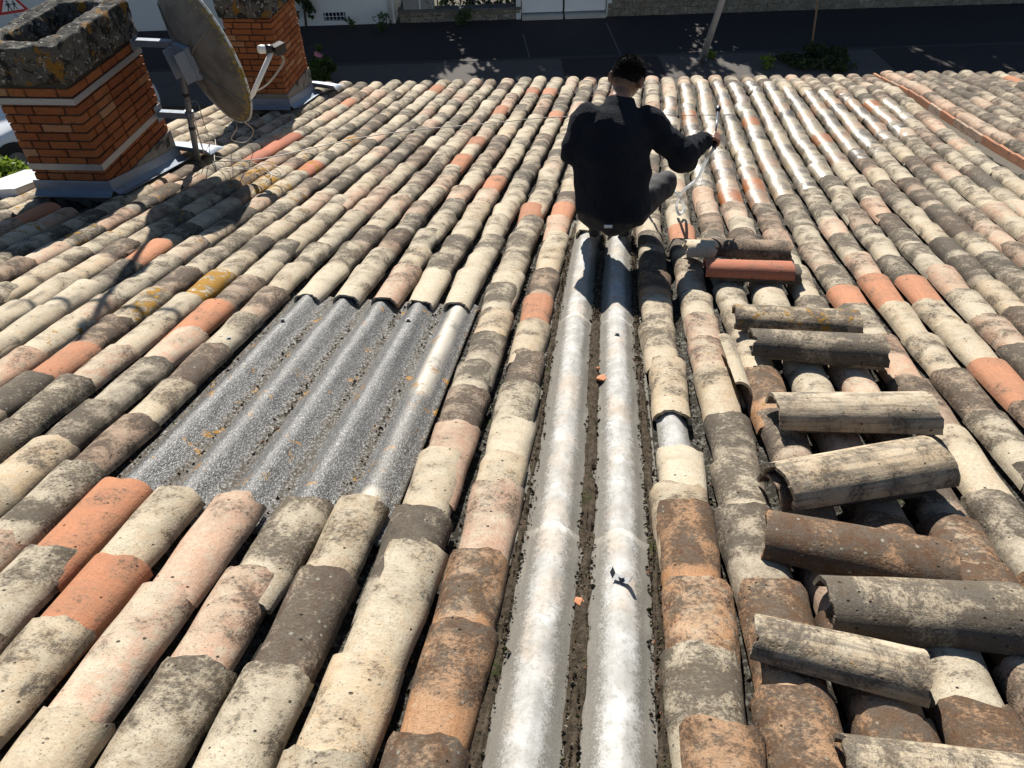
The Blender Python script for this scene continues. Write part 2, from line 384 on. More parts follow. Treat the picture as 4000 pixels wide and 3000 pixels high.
# hand-read columns: distance of each far edge down the slope, with its colour
ARCS = {
 -7: [(1.69, 'O'), (1.36, 'G'), (1.07, 'D'), (.75, 'C')],
 -6: [(1.67, 'C'), (1.35, 'O'), (1.10, 'C'), (.8, 'C')],
 -5: [(1.68, 'P'), (1.28, 'P'), (.87, 'C'), (.5, 'C')],
 -4: [(1.70, 'G'), (1.36, 'P'), (1.05, 'G'), (.72, 'D')],
 -3: [(1.71, 'C'), (1.38, 'D'), (1.05, 'G'), (.72, 'C')],
 -2: [(3.62, 'G'), (3.30, 'C'), (3.0, 'K'), (2.72, 'G'), (2.47, 'D'), (2.20, 'P'), (2.03, 'C'), (1.68, 'K'), (1.52, 'C'), (1.13, 'C'), (.86, 'C')],
 -1: [(3.87, 'D'), (3.50, 'O'), (3.18, 'C'), (2.85, 'D'), (2.57, 'G'), (2.27, 'W'), (2.05, 'C'), (1.88, 'P'), (1.53, 'B'), (1.26, 'B'), (.92, 'B'), (.62, 'B')],
 2: [(4.6, 'K'), (4.25, 'K'), (3.93, 'B'), (3.6, 'C'), (3.25, 'C'), (2.86, 'C'), (2.17, 'W'), (1.95, 'C'), (1.85, 'B'), (1.51, 'B'), (1.27, 'G'), (1.05, 'B'), (.75, 'B')],
 3: [(3.65, 'C'), (3.36, 'P'), (3.09, 'P'), (2.83, 'C'), (2.43, 'K'), (2.11, 'G'), (1.86, 'K'), (1.53, 'B'), (1.18, 'B'), (.85, 'B')],
 4: [(3.85, 'G'), (3.5, 'G'), (3.17, 'C'), (2.83, 'B'), (2.48, 'D'), (2.15, 'D'), (1.80, 'D'), (1.46, 'B'), (1.14, 'B'), (.82, 'B')],
 5: [(3.75, 'C'), (3.4, 'W'), (2.93, 'C'), (2.55, 'P'), (2.2, 'D'), (1.87, 'B'), (1.5, 'G'), (1.2, 'B'), (.85, 'B')],
 6: [(3.7, 'K'), (3.35, 'C'), (2.95, 'P'), (2.55, 'D'), (2.2, 'D'), (1.90, 'B'), (1.70, 'B'), (1.35, 'D'), (1.05, 'D'), (.75, 'G')],
 7: [(3.6, 'G'), (3.25, 'P'), (2.85, 'D'), (2.45, 'C'), (2.05, 'K'), (1.7, 'B'), (1.35, 'D'), (1.0, 'B')],
}
# single tiles of a clear colour, read off as pixels of the photograph
SPOTS = [('O', [(2100, 345), (2165, 365), (2180, 440), (1985, 430), (1395, 390), (1835, 565), (1790, 625), (1940, 710), (2110, 800), (2210, 795), (2660, 880), (2865, 770),
                (3205, 545), (2905, 480), (3440, 1105), (3655, 1160), (3980, 1525), (3890, 585), (130, 800)]),
         ('R', [(1020, 575), (1090, 530), (1200, 640), (960, 610)]),
         ('P', [(1760, 375), (1650, 425), (2005, 395), (1900, 785), (2160, 650), (1400, 350), (1300, 450), (3050, 420), (20, 890), (3120, 330), (2230, 430), (1350, 760), (1150, 790), (290, 1200), (640, 1400), (3370, 1000), (3250, 870), (3700, 1040), (1700, 470), (1500, 770), (1690, 690)]),
         ('D', [(430, 1800), (340, 1330), (700, 1430), (650, 760), (1000, 1200), (3540, 620), (3750, 900), (3400, 1250)]),
         ('K', [(1700, 800), (1630, 850), (1750, 930), (3080, 440), (300, 1600), (500, 1020), (3960, 1380), (700, 850)])]
LICH = [((840, 1090), .75), ((430, 1210), .45), ((200, 1300), .4), ((1320, 545), .5), ((1260, 640), .5), ((980, 690), .5), ((1080, 690), .6), ((1150, 600), .45), ((1060, 640), .55), ((1120, 830), .3), ((900, 640), .4), ((1180, 740), .35), ((1060, 720), .5)]
WETP = [(2560, 420), (2650, 330), (2800, 320), (3000, 330), (3200, 350), (3350, 380), (3560, 400), (3560, 480), (3480, 560), (3330, 640), (3060, 760), (2960, 800), (2900, 810), (2790, 780), (2700, 640), (2560, 560)]
WETR = [roof(*q) for q in WETP]
def inside(p, poly):
    c = False
    for (x0, y0), (x1, y1) in zip(poly, poly[1:]+poly[:1]):
        if (y0 > p[1]) != (y1 > p[1]) and p[0] < (x1-x0)*(p[1]-y0)/(y1-y0)+x0: c = not c
    return c

K0, K1 = -22, 17
def eave_b(k):                       # the eave runs skew to the tile columns
    return float(np.interp(k, [-22, -18, -9, -1, 6, 17], [9.25, 9.42, 9.75, 10.25, 10.55, 10.95]))
def chim_block(k, b):                # where the chimneys stand
    a = colx(k, b)
    for (x0, x1, y0, y1) in CHIM_FOOT:
        if x0 < a < x1 and y0 < b < y1: return True
    return False
# ------------------------------------------------------------------ chimney footprints (read from the photograph, standing on the roof)
c1 = roofP(450, 795, .03)                       # near right corner of the first chimney
zs1 = vert(c1, 410)[2]
q0, q1, q2 = horiz(295, 410, zs1), horiz(46, 377, zs1), horiz(553, 205, zs1)
CH1 = dict(P=q0, D=unit(q2-q0), w=float(np.linalg.norm(q1-q0)), d=float(np.linalg.norm(q2-q0)))
c2 = roofP(1141, 452, .03)
zb2 = vert(c2, 367)[2]
r0, r1, r2 = horiz(1120, 367, zb2), horiz(991, 359, zb2), horiz(1203, 262, zb2)
CH2 = dict(P=r0, D=unit(r2-r0), w=float(np.linalg.norm(r1-r0)), d=float(np.linalg.norm(r2-r0)))
for C in (CH1, CH2):
    D = C['D'].copy(); D[2] = 0; C['D'] = unit(D); C['L'] = np.array([-C['D'][1], C['D'][0], 0]); C['d'] = min(C['d'], 1.05); C['w'] = min(max(C['w'], .5), .7)
print('CH1', CH1, 'CH2', CH2, 'zs1', zs1, 'zb2', zb2)
CHIM_FOOT = []
for C in (CH1, CH2):
    pts = [C['P']+C['L']*x+C['D']*y for x in (-.05, C['w']+.05) for y in (-.09, C['d']+.02)]
    ab = [((p-O)@RX, (p-O)@RD) for p in [np.array([p[0], p[1], 0])+np.array([0, 0, 1])*0 for p in pts]]
    def drop(p):       # the roof point under a plan position
        for b in np.arange(2, 12, .01):
            q = rw(p[0]-O[0], b, .03)
            if q[1] > p[1]: return (p[0]-O[0], b)
    ab = [drop(p) for p in pts]
    CHIM_FOOT.append((min(a for a, b in ab)+.03, max(a for a, b in ab)-.02, min(b for a, b in ab)-.02, max(b for a, b in ab)-.18))

# ------------------------------------------------------------------ the tiled house
plaster = simple('cream_plaster', (.55, .50, .42), .9, .12, 4, .3, 80, .003)
HB = np.array([-.6, 4.5, 0.])
house = thing('tiled_house', HB, 'low house under an old terracotta tile roof with chimneys and a squatting worker', 'house')
ha0, ha1 = colx(-22.6, 5), colx(16.6, 8)
mb = MB()
def hp(a, b, c): return rw(a, b, c)
ring = [(ha0+.25, -.9), (ha0+.25, 8.95), (ha1-.15, 10.5), (ha1-.15, -.9)]
top = [hp(a, b, -.06) for a, b in ring]; bot = [np.array([p[0], p[1], 0]) for p in top]
mb.add(bot+top, [(0, 1, 5, 4), (1, 2, 6, 5), (2, 3, 7, 6), (3, 0, 4, 7)])
fix_normals(mb.build('wall', plaster, house))
# corrugated fibre-cement under the tiles, one rib below each column
def rib(x):       # 0 in the valley, 1 on the rib
    return (.5+.5*cos(2*pi*x))**1.1
def corrugated(name, mat, ks, bs, c0, ch, parent, wobble=0., attrs=None, ragged=0.):
    V = []; Fc = []; H = []
    for b in bs:
        for k in ks:
            x = k-round(k); r = rib(x); c = c0+ch*r
            if wobble: c += wobble*(mnoise.noise(Vector((k*1.3, b*5, 3.)))+.7*mnoise.noise(Vector((k*5, b*14, 8.)))+.4*mnoise.noise(Vector((k*11, b*31, 5.))))
            V.append(rw(colx(k, b), b, c)); H.append(r)
    n = len(ks)
    Fc = [(i*n+j, i*n+j+1, (i+1)*n+j+1, (i+1)*n+j) for i in range(len(bs)-1) for j in range(n-1)]
    mb = MB(); mb.add(V, Fc, True); o = mb.build(name, mat, parent)
    at = o.data.attributes.new('h', 'FLOAT', 'POINT'); at.data.foreach_set('value', H)
    if attrs:
        for nm, fn in attrs.items():
            at = o.data.attributes.new(nm, 'FLOAT', 'POINT'); at.data.foreach_set('value', [fn(k, b) for b in bs for k in ks])
    return o
ks = np.arange(-22.5, 16.61, 1/10)
mbk = []
under = corrugated('underlay_sheet', M_UNDER, ks, list(np.arange(-.9, 9.2, .25)), .0, .045, house)
mbr = []
for lo, hi, b1 in ((-10.5, -1, 9.65), (-1.1, 6.1, 10.15), (5.9, 16, 10.45)):
    corrugated('underlay_sheet', M_UNDER, np.arange(lo, hi, .1), list(np.arange(9.1, b1, .2)), -.004, .045, house)
corrugated('underlay_sheet', M_UNDER, np.arange(16.55, 17.51, .1), list(np.arange(-.9, 6.7, .25)), .001, .045, house)
for ix, (b0, b1, lift) in enumerate(((-.5, 1.72, .016), (1.60, 3.32, .008), (3.20, 5.0, 0.))):
    o = corrugated('white_sheet', M_WSHEET, np.arange(-.66, 1.64, 1/28), list(np.arange(b0, b1+.001, .04)), .020+lift, .056, house, .0085)
    o['label'] = 'white weathered corrugated sheet with two ribs'
    sd = o.modifiers.new('thickness', 'SOLIDIFY'); sd.thickness = .005; sd.offset = -1
o = corrugated('white_sheet', M_WSHEET, np.arange(1.72, 2.30, 1/28), list(np.arange(1.95, 2.62, .04)), .022, .056, house, .003); o['label'] = 'bare white sheet rib showing where a tile is missing'
bs = list(np.arange(1.58, 3.47, .04))
fs = corrugated('clear_sheet', M_FSHEET, np.arange(-7.55, -2.52, 1/24), bs, .022, .056, house, .004,
                {'beige': lambda k, b: max(0., min(1., 1.5-abs(k+2.98)/.17))*(1 if (b < 1.80 or b > 2.45) else .15)})
fs['label'] = 'grey glass-fibre skylight sheet with five ribs and orange lichen spots'
sd = fs.modifiers.new('thickness', 'SOLIDIFY'); sd.thickness = .004; sd.offset = -1

# every tile: (k, far edge b, tone code, mesh, pose)
rs = random.Random(3)
allt = []
def random_code(k, b):
    if k > 8 and b < 7: return rs.choices('CGPDK', (28, 34, 12, 16, 11))[0]
    if k >= 2: return rs.choices('CGPDKO', (29, 29, 15, 16, 10, 2))[0]
    return rs.choices('CGPDKOW', (32, 28, 16, 11, 9, 1, 6))[0]
LT = .44
for k in range(K0, K1+1):
    lst = []; stop = -.55
    if -7 <= k <= -3: b_last = 3.34+LT
    elif k in (0, 1): b_last = 5.05
    elif k in ARCS: b_last = ARCS[k][0][0]+.3
    else: b_last = -.2
    b = eave_b(k)+rs.uniform(-.03, .05); n = 0
    seq = []
    while b > b_last-.15:
        seq.append(b); b -= rs.choice((.27, .3, .32, .34, .34, .36))*rs.uniform(.93, 1.07)
    if -7 <= k <= -3 or k in (0, 1):
        s = (seq[-1]-b_last)
        seq = [q-s*(i/(len(seq)-1)) for i, q in enumerate(seq)]
    lst = [(q, random_code(k, q)) for q in seq]
    if k in ARCS: lst += ARCS[k]
    if -7 <= k <= -3:
        lst[len(seq)-1] = (lst[len(seq)-1][0], 'W' if k != -5 else 'P')
    for bf, code in lst:
        allt.append([k, bf, code, 0.])
def nearest(u, v):
    a, b = roof(u, v); best = None
    for t in allt:
        d = abs(colx(t[0], b)-a)/PITCH*3+abs(t[1]-.16-b)
        if best is None or d < best[0]: best = (d, t)
    return best[1]
for code, L in SPOTS:
    for uv in L:
        t = nearest(*uv)
        if not (t[0] in ARCS and any(abs(t[1]-x[0]) < 1e-6 for x in ARCS[t[0]])): t[2] = code
for uv, l in LICH: nearest(*uv)[3] = l
def is_broad(k, bf, code): return code == 'B' or (2 <= k <= 7 and bf < 2.05) or (k == -1 and bf < 1.6)
SMOOTHB = tile_mesh('canal_tile_new_wide', .44, .188, .158, .75, .013, 90, .25)
tiles = []; done = {}
for k, bf, code, lich in sorted(allt, key=lambda t: (t[0], -t[1])):      # from the eave upwards, each tile lies on the one below
    b0 = bf-LT
    if chim_block(k, bf-.2) or chim_block(k, bf-.02) or (k == 17 and bf > 6.0): continue
    broad = is_broad(k, bf, code)
    me = (rs.choice(SMOOTHT) if bf > 1.9 else SMOOTHB) if code in 'OR' else rs.choice(BIGTILES) if broad else rs.choice(MIDTILES) if (bf < 1.9 and k < 0) else rs.choice(TILES)
    wet = 0.
    a = colx(k, bf-.17)
    for da, db in ((0, 0), (.1, 0), (-.1, 0), (0, .2), (0, -.2)):
        wet += .22*inside((a+da, bf-.17+db), WETR)
    if lich == 0 and k < -11 and bf > 4 and code not in 'OR': lich = rs.choice((0, 0, .1, .25, .3))
    sx = 1+.04*sin(k*2.7+1)+rs.uniform(-.02, .02); sz = 1+.04*sin(k*1.9)+rs.uniform(-.03, .03)
    crest = lambda f, mm, z_: (mm['wn']+(mm['wf']-mm['wn'])*f)/2*mm['hf']*z_
    hn = .034+rs.uniform(0, .004); hf = hn+.004
    for (bj, hnj, hfj, mj, szj) in done.get(k, [])[-4:]:
        if bj-LT < bf-.01:
            f = (bf-(bj-LT))/LT; hf = max(hf, hnj+(hfj-hnj)*f+crest(f, mj, szj)+.010-crest(1, me, sz))
    done.setdefault(k, []).append((bf, hn, hf, me, sz))
    a0, a1 = colx(k, b0), colx(k, bf); yaw = atan2(-(a1-a0), LT)+radians(rs.gauss(0, 1.0))
    M = roof_frame(a0+rs.gauss(0, .004), b0, hn, yaw, (hf-hn)/LT)
    M = M @ Matrix.Rotation(rs.gauss(0, .02), 4, 'Y') @ Matrix.Diagonal((sx, 1, sz, 1))
    pc = rw(a, bf-.17, .1); w = (pc-CAM)@CF; uv = proj(pc) if w > .1 else (1e9, 1e9)
    vis = -200 < uv[0] < 4200 and -200 < uv[1] < 3300 and w > .2
    hid = (2200 < uv[0] < 2600 and 200 < uv[1] < 880)
    rank = (1/w**2 if vis and not hid else 0)
    tiles.append((rank, me, M, tile_props(rs, code, wet, lich), vis))
tiles.sort(key=lambda t: -t[0])
def add_tiles(tl, parent, nobj, name='roof_tile'):
    for rank, me, M, pr, vis in tl[:nobj]:
        o = bpy.data.objects.new(name, me); link(o, parent, M); set_props(o, pr)
    rest = tl[nobj:]
    if not rest: return
    VV = []; LI = []; LS = []; UU = []; SM = []; T = []; Wr = []; Sd = []; off = 0
    cache = {}
    for rank, me, M, pr, vis in rest:
        if me.name not in cache:
            v = np.zeros(len(me.vertices)*3); me.vertices.foreach_get('co', v); li = np.zeros(len(me.loops), int); me.loops.foreach_get('vertex_index', li)
            ls = np.zeros(len(me.polygons), int); me.polygons.foreach_get('loop_total', ls); uv = np.zeros(len(me.loops)*2); me.uv_layers[0].data.foreach_get('uv', uv)
            sm = np.zeros(len(me.polygons), bool); me.polygons.foreach_get('use_smooth', sm); cache[me.name] = (v.reshape(-1, 3), li, ls, uv, sm)
        v, li, ls, uv, sm = cache[me.name]; A = np.array(M)
        VV.append(v@A[:3, :3].T+A[:3, 3]); LI.append(li+off); LS.append(ls); UU.append(uv); SM.append(sm); n = len(v); off += n
        T.append(np.tile([*pr[0], 1], (n, 1))); Wr.append(np.tile(pr[1], (n, 1))); Sd.append(np.tile(pr[2], (n, 1)))
    V = np.concatenate(VV); LI = np.concatenate(LI); LS = np.concatenate(LS)
    me = bpy.data.meshes.new('roof_tiles'); me.vertices.add(len(V)); me.vertices.foreach_set('co', V.ravel())
    me.loops.add(len(LI)); me.loops.foreach_set('vertex_index', LI)
    me.polygons.add(len(LS)); me.polygons.foreach_set('loop_start', np.concatenate([[0], np.cumsum(LS)[:-1]])); 
    me.polygons.foreach_set('use_smooth', np.concatenate(SM)); me.update(calc_edges=True)
    me.uv_layers.new(name='tuv').data.foreach_set('uv', np.concatenate(UU))
    for nm, arr in (('tone', np.concatenate(T)[:, :3]), ('wear', np.concatenate(Wr)), ('tseed', np.concatenate(Sd))):
        me.attributes.new(nm, 'FLOAT_VECTOR', 'POINT').data.foreach_set('vector', arr.ravel())
    me.materials.append(M_TILE); me.validate()
    o = bpy.data.objects.new('far_roof_tiles', me); link(o, parent); o['kind'] = 'stuff'
add_tiles(tiles, house, 300)
print('tiles', len(tiles), sum(t[4] for t in tiles))
# ------------------------------------------------------------------ chimneys: parts of the house, bricks one by one
def rz(x, y, c=.06):
    b = (y-O[1])/RD[1]
    for i in range(6):
        p = rw(x-O[0], b, c); b += (y-p[1])/RD[1]
    return rw(x-O[0], b, c)[2]
def brick_mat():
    t = NT('chimney_brick'); p = t.obj(); rnd = t.n('ObjectInfo').outputs['Random']
    v = t.vmath('ADD', p, t.n('CombineXYZ', {0: t.math('MULTIPLY', rnd, 40.), 1: t.math('MULTIPLY', rnd, 17.)}).outputs[0])
    n = t.noise(v, 2.2, 6, .7); n2 = t.noise(v, 14, 4, .7)
    r = t.n('ValToRGB', {0: rnd}); e = r.color_ramp.elements
    e[0].color = (.25, .075, .026, 1); e[1].color = (.38, .16, .065, 1); x = e.new(.4); x.color = (.33, .108, .036, 1); x = e.new(.93); x.color = (.36, .135, .05, 1); x = e.new(.97); x.color = (.46, .27, .15, 1)
    c = t.mix(t.math('MULTIPLY', t.step(n, .5, .75), .6), r.outputs[0], (.18, .06, .025))
    c = t.mix(t.step(t.math('ADD', t.math('MULTIPLY', n2, .7), t.math('MULTIPLY', n, .3)), .55, .63), c, (.035, .026, .018))
    return t.fin(c, .88, t.bump(n2, .5, .05), spec=.25)
M_BRICK = brick_mat()
M_MORTAR = simple('dirty_mortar', (.045, .038, .03), .95, .4, 20, .6, 70, .004, dirt=(.30, .28, .25), dscale=34, dlo=.64, dhi=.68)
M_RENDER = simple('chimney_render', (.20, .18, .15), .95, .35, 9, .5, 60, .004, dirt=(.035, .03, .024), dscale=11, dlo=.5, dhi=.62)
def cap_mat():
    t = NT('lichen_concrete'); p = t.obj(); n = t.noise(p, 9, 7, .72, .4); n2 = t.noise(p, 48, 5, .7); n3 = t.noise(p, 5, 6, .7)
    c = t.mix(n2, (.06, .056, .049), (.14, .13, .112))
    c = t.mix(t.step(n, .47, .56), c, (.022, .022, .020))
    c = t.mix(t.step(t.noise(p, 30, 5, .7), .58, .64), c, (.40, .40, .36))
    c = t.mix(t.step(t.math('ADD', n3, t.math('MULTIPLY', n2, .18)), .63, .69), c, t.mix(n2, (.13, .065, .012), (.30, .15, .025)))
    return t.fin(c, .95, t.bump(t.math('ADD', n2, n), .9, .015), spec=.2)
M_CAP = cap_mat()
M_ZINC = simple('zinc_flashing', (.20, .235, .29), .55, .25, 12, .15, 30, .003, .25, .5, dirt=(.16, .155, .15), dscale=7)
M_STRAP = simple('steel_strap', (.33, .34, .36), .5, .18, 25, .1, 90, .001, .55)
M_WHITEM = simple('white_painted_metal', (.72, .73, .72), .35, .06, 5, .05, 40, .001, .1, .5)
def jbox(seed):
    r = random.Random(seed); bm = bmesh.new(); bmesh.ops.create_cube(bm, size=1)
    bmesh.ops.bevel(bm, geom=list(bm.edges), offset=.045, segments=1, affect='EDGES')
    for v in bm.verts: v.co += Vector((r.uniform(-.012, .012), r.uniform(-.03, .03), r.uniform(-.035, .035)))
    me = bpy.data.meshes.new('brick'); bm.to_mesh(me); bm.free(); me.materials.append(M_BRICK); return me
BRICKS = [jbox(i) for i in range(7)]
def chimney(C, label, zbot, ztop, straps, hcourse, captop, seed, capover=.025):
    w, d = C['w'], C['d']; Mx = frame(-C['L'], C['D'], np.array([0, 0, 1.]), np.array([C['P'][0], C['P'][1], 0]))
    wp = lambda x, y, z: np.array(Mx @ Vector((x, y, z)))
    r = random.Random(seed); bd = .095; g = .010
    zr = min(rz(*wp(-w, d, 0)[:2]), rz(*wp(0, d, 0)[:2]))
    core = MB().box((-w+.014, .014, zr-.3), (-.014, d-.014, ztop+.02), Mx).build('chimney', M_MORTAR, house)
    core['label'] = label
    n = 0; z = zbot; ic = 0
    while z < ztop-.02:
        hh = min(hcourse, ztop-z)-g
        # faces: (length, function of s -> local x,y centre, along x?)
        for face in range(4):
            ln = w if face in (0, 2) else d; full = (ic+face) % 2 == 0
            s0, s1 = (0, ln) if full else (bd+g, ln-bd-g)
            s = s0
            if r.random() < .6: cut = r.choice((.10, .15, .21))
            else: cut = .21
            first = True
            while s < s1-.02:
                bl = cut if first else r.choice((.21, .21, .21, .10, .21, .15)); first = False
                e = min(s+bl, s1)
                if s1-e < .05: e = s1
                cx = (s+e)/2; inn = bd/2-r.uniform(0, .003)
                lx, ly = {0: (-cx, inn), 2: (-cx, d-inn), 1: (-inn, cx), 3: (-w+inn, cx)}[face]
                M = Mx @ Matrix.Translation((lx, ly, z+hh/2)) @ Matrix.Rotation((0 if face in (0, 2) else pi/2)+r.choice((0, pi))+r.gauss(0, .006), 4, 'Z') @ Matrix.Diagonal((e-s-(0 if e == s1 else 0)-.002, bd, hh, 1))
                o = bpy.data.objects.new('brick', BRICKS[r.randrange(7)]); link(o, core, M)
                s = e+g
        z += hcourse; ic += 1
    for (za, zb) in straps:
        mb = MB(); t = .006
        mb.box((-w-t, -t, za), (t, -.0005, zb), Mx).box((-w-t, d+.0005, za), (t, d+t, zb), Mx)
        mb.box((.0005, -t+.0065, za+.0004), (t-.0002, d, zb-.0004), Mx).box((-w-t+.0002, .0005, za+.0004), (-w-.0005, d, zb-.0004), Mx)
        mb.build('metal_strap', M_STRAP, core)
    # concrete cap, hollow, worn
    bm = bmesh.new(); o2 = capover; wt = .145; zt = captop
    def bx(x0, x1, y0, y1, z0, z1):
        rr = bmesh.ops.create_cube(bm, size=1)
        for v in rr['verts']: v.co = Vector((x0+(x1-x0)*(v.co.x+.5), y0+(y1-y0)*(v.co.y+.5), z0+(z1-z0)*(v.co.z+.5)))
    X0, X1, Y0, Y1 = -w-o2, o2, -o2, d+o2
    bx(X0, X1, Y0, Y0+wt, ztop, zt-.015); bx(X0, X1, Y1-wt, Y1, ztop, zt+.006); bx(X0, X0+wt, Y0+.01, Y1-.01, ztop+.002, zt-.006); bx(X1-wt, X1, Y0+.01, Y1-.01, ztop+.001, zt)
    bx(X0+.02, X1-.02, Y0+.02, Y1-.02, ztop+.003, ztop+.05)
    me = bpy.data.meshes.new('concrete_cap'); bm.to_mesh(me); bm.free(); me.materials.append(M_CAP)
    cap = bpy.data.objects.new('concrete_cap', me); link(cap, core, Mx)
    rm = cap.modifiers.new('r', 'REMESH'); rm.mode = 'VOXEL'; rm.voxel_size = .018; rm.use_smooth_shade = True
    tx = bpy.data.textures.new('capn', 'CLOUDS'); tx.noise_scale = .11; tx.noise_depth = 4
    dm = cap.modifiers.new('d', 'DISPLACE'); dm.texture = tx; dm.strength = .045; dm.mid_level = .55; dm.texture_coords = 'LOCAL'
    # render wedge and flashing
    z00, z0d = rz(*wp(0, 0, 0)[:2]), rz(*wp(0, d, 0)[:2]); zl0 = rz(*wp(-w, 0, 0)[:2])
    for side, x in ((1, .0008), (-1, -w-.0128)):
        mb = MB(); mb.prism([wp(x, -.004, z00-.2), wp(x, d+.004, z0d-.2), wp(x, d+.004, zbot), wp(x, .0, zbot)], -C['L']*.012)
        fix_normals(mb.build('render_patch', M_RENDER, core))
    mb = MB(); mb.prism([wp(-w-.01, -.0128, z00-.2), wp(.01, -.0128, z00-.2), wp(.01, -.0128, zbot-.001), wp(-w-.01, -.0128, zbot-.001)], C['D']*.012); fix_normals(mb.build('render_patch', M_RENDER, core))
    fh = .125
    ys = np.linspace(-.02, d+.03, 9)
    prof = lambda y: rz(*wp(.05, y, 0)[:2])
    rows = [[(.016, 0.+fh), (.018, fh-.01), (.020, .055), (.035, .045), (.06, .025), (.11, .035)]]
    R = []
    for y in ys: R.append([wp(px, y, prof(y)+pz+.03) for px, pz in rows[0]])
    mb = MB(); mb.loft(R, False, False, False); f1 = mb.build('flashing', M_ZINC, core)
    f1.modifiers.new('s', 'SOLIDIFY').thickness = .003
    R = []
    for x in np.linspace(-w-.02, .02, 6):
        R.append([wp(x, py, rz(*wp(x, 0, 0)[:2])+pz+.03) for py, pz in ((-.016, fh), (-.018, fh-.01), (-.020, .055), (-.04, .045), (-.07, .03), (-.12, .055))])
    mb = MB(); mb.loft(R, False, False, False); f2 = mb.build('flashing', M_ZINC, core); f2.modifiers.new('s', 'SOLIDIFY').thickness = .003
    R = []    # rounded saddle behind, reaching out over the next tiles
    for y in np.linspace(d+.0, d+.34, 6):
        R.append([wp(x, y, rz(*wp(x, y, 0)[:2])+.075+.045*sin(pi*(x+w+.1)/(w+.36))+(.06 if y < d+.02 else 0)) for x in np.linspace(-w-.1, .26, 9)])
    mb = MB(); mb.loft(R, True, False, False); f3 = mb.build('flashing', M_ZINC, core); f3.modifiers.new('s', 'SOLIDIFY').thickness = .003
    return core, Mx
P1 = CH1['P']; base1 = np.array([P1[0], P1[1], 4.3])
zz = lambda v: vert(base1, v)[2]
ch1, MX1 = chimney(CH1, 'orange brick chimney stack with two steel straps and satellite dish bracket', zz(738), zz(333), [(zz(666), zz(642)), (zz(410), zz(386))], (zz(410)-zz(642))/7.0, zz(333)+.255, 11)
P2 = CH2['P']; base2 = np.array([P2[0], P2[1], 3.6])
zz2 = lambda v: vert(base2, v)[2]
print('ch1 z', zz(738), zz(333), 'ch2', zz2(367), zz2(72))
ch2, MX2 = chimney(CH2, 'slimmer orange brick chimney stack standing near the eave, without straps', zz2(367), zz2(72), [], .0600, zz2(72)+.30, 23)
# white folded cover beside the first chimney
vc = [rw(colx(k_, b_), b_, c_) for k_, b_, c_ in ((-22.9, 4.72, .03), (-21.0, 4.78, .05), (-21.0, 5.35, .05), (-22.9, 5.35, .03), (-22.9, 4.72, .12), (-21.0, 4.78, .14), (-21.0, 5.35, .14), (-22.9, 5.35, .12))]
o = MB().add(vc, [(3, 2, 1, 0), (4, 5, 6, 7), (0, 1, 5, 4), (1, 2, 6, 5), (2, 3, 7, 6), (3, 0, 4, 7)]).build('verge_cover', M_WHITEM, house); o['label'] = 'bright white folded metal cover beside the chimney foot'

# ------------------------------------------------------------------ satellite dish on its mast
M_GALV = simple('galvanised_tube', (.20, .215, .235), .5, .25, 14, .1, 50, .001, .5)
def dish_mat():
    t = NT('weathered_dish'); p = t.obj(); n = t.noise(p, 5, 6, .7); n2 = t.noise(p, 38, 5, .7)
    c = t.mix(n2, (.15, .13, .11), (.21, .19, .165)); c = t.mix(t.math('MULTIPLY', t.step(n, .40, .65), .7), c, (.085, .07, .055))
    rim = t.attr('rim').outputs['Fac']
    c = t.mix(t.step(t.math('ADD', rim, t.math('MULTIPLY', t.math('SUBTRACT', n2, .5), 2.2)), .75, 1.05), c, t.mix(n2, (.22, .14, .02), (.40, .29, .07)))
    return t.fin(c, .75, t.bump(n2, .2, .003), spec=.3)
M_DISH = dish_mat()
M_RIM = simple('dish_rim_white', (.55, .56, .55), .6, .15, 10, .1, 40, .001, 0, .4, dirt=(.26, .20, .05), dscale=22, dlo=.5, dhi=.58)
M_BLACK = simple('black_plastic', (.012, .012, .013), .45, .3, 20, .1, 80, .001)
M_CABLE = simple('pale_cable', (.36, .33, .29), .5, .12, 10, .05, 40, .001)
Bc = CH1['P']+CH1['D']*CH1['d']; Bc = np.array([Bc[0], Bc[1], 4.6])
zA, zB = vert(Bc, 150)[2], vert(Bc, 428)[2]
mA, mB = horiz(690, 168, zA), horiz(740, 446, zB)
print('mast', mA, mB, 'back corner', Bc, zA, zB)
mastxy = (mA+mB)/2
zf = rz(mastxy[0], mastxy[1], .10)
dish = thing('satellite_dish', (mastxy[0], mastxy[1], zf), 'weathered grey satellite dish seen from behind, clamped to the strapped chimney', 'dish')
md = unit(mA-mB); foot = mB-md*(zB-zf-.02)/md[2]; topm = mA+md*.62
mast = MB().tube([foot, mB, mA, topm], .024, 12).build('mast', M_GALV, dish)
for z_, mm in ((zA, mA), (zB, mB)):
    br = MB()
    st = np.array([Bc[0], Bc[1], z_])-CH1['D']*.06+(-CH1['L'])*.008
    dv = unit(mm-st); ln = np.linalg.norm(mm-st); sd_ = np.cross(dv, [0, 0, 1])
    Mb = frame(dv, -sd_, np.array([0, 0, 1.]), st)
    br.box((0, -.028, .012), (ln+.03, .028, .017), Mb).box((0, -.028, -.03), (ln+.03, -.024, .012), Mb).box((-.003, -.05, -.06), (.003, .05, .06), Mb)
    br.build('bracket', M_ZINC, dish)
    MB().tube([mm+md*-.03, mm+md*.03], .033, 12).build('mast_clamp', M_GALV, dish)
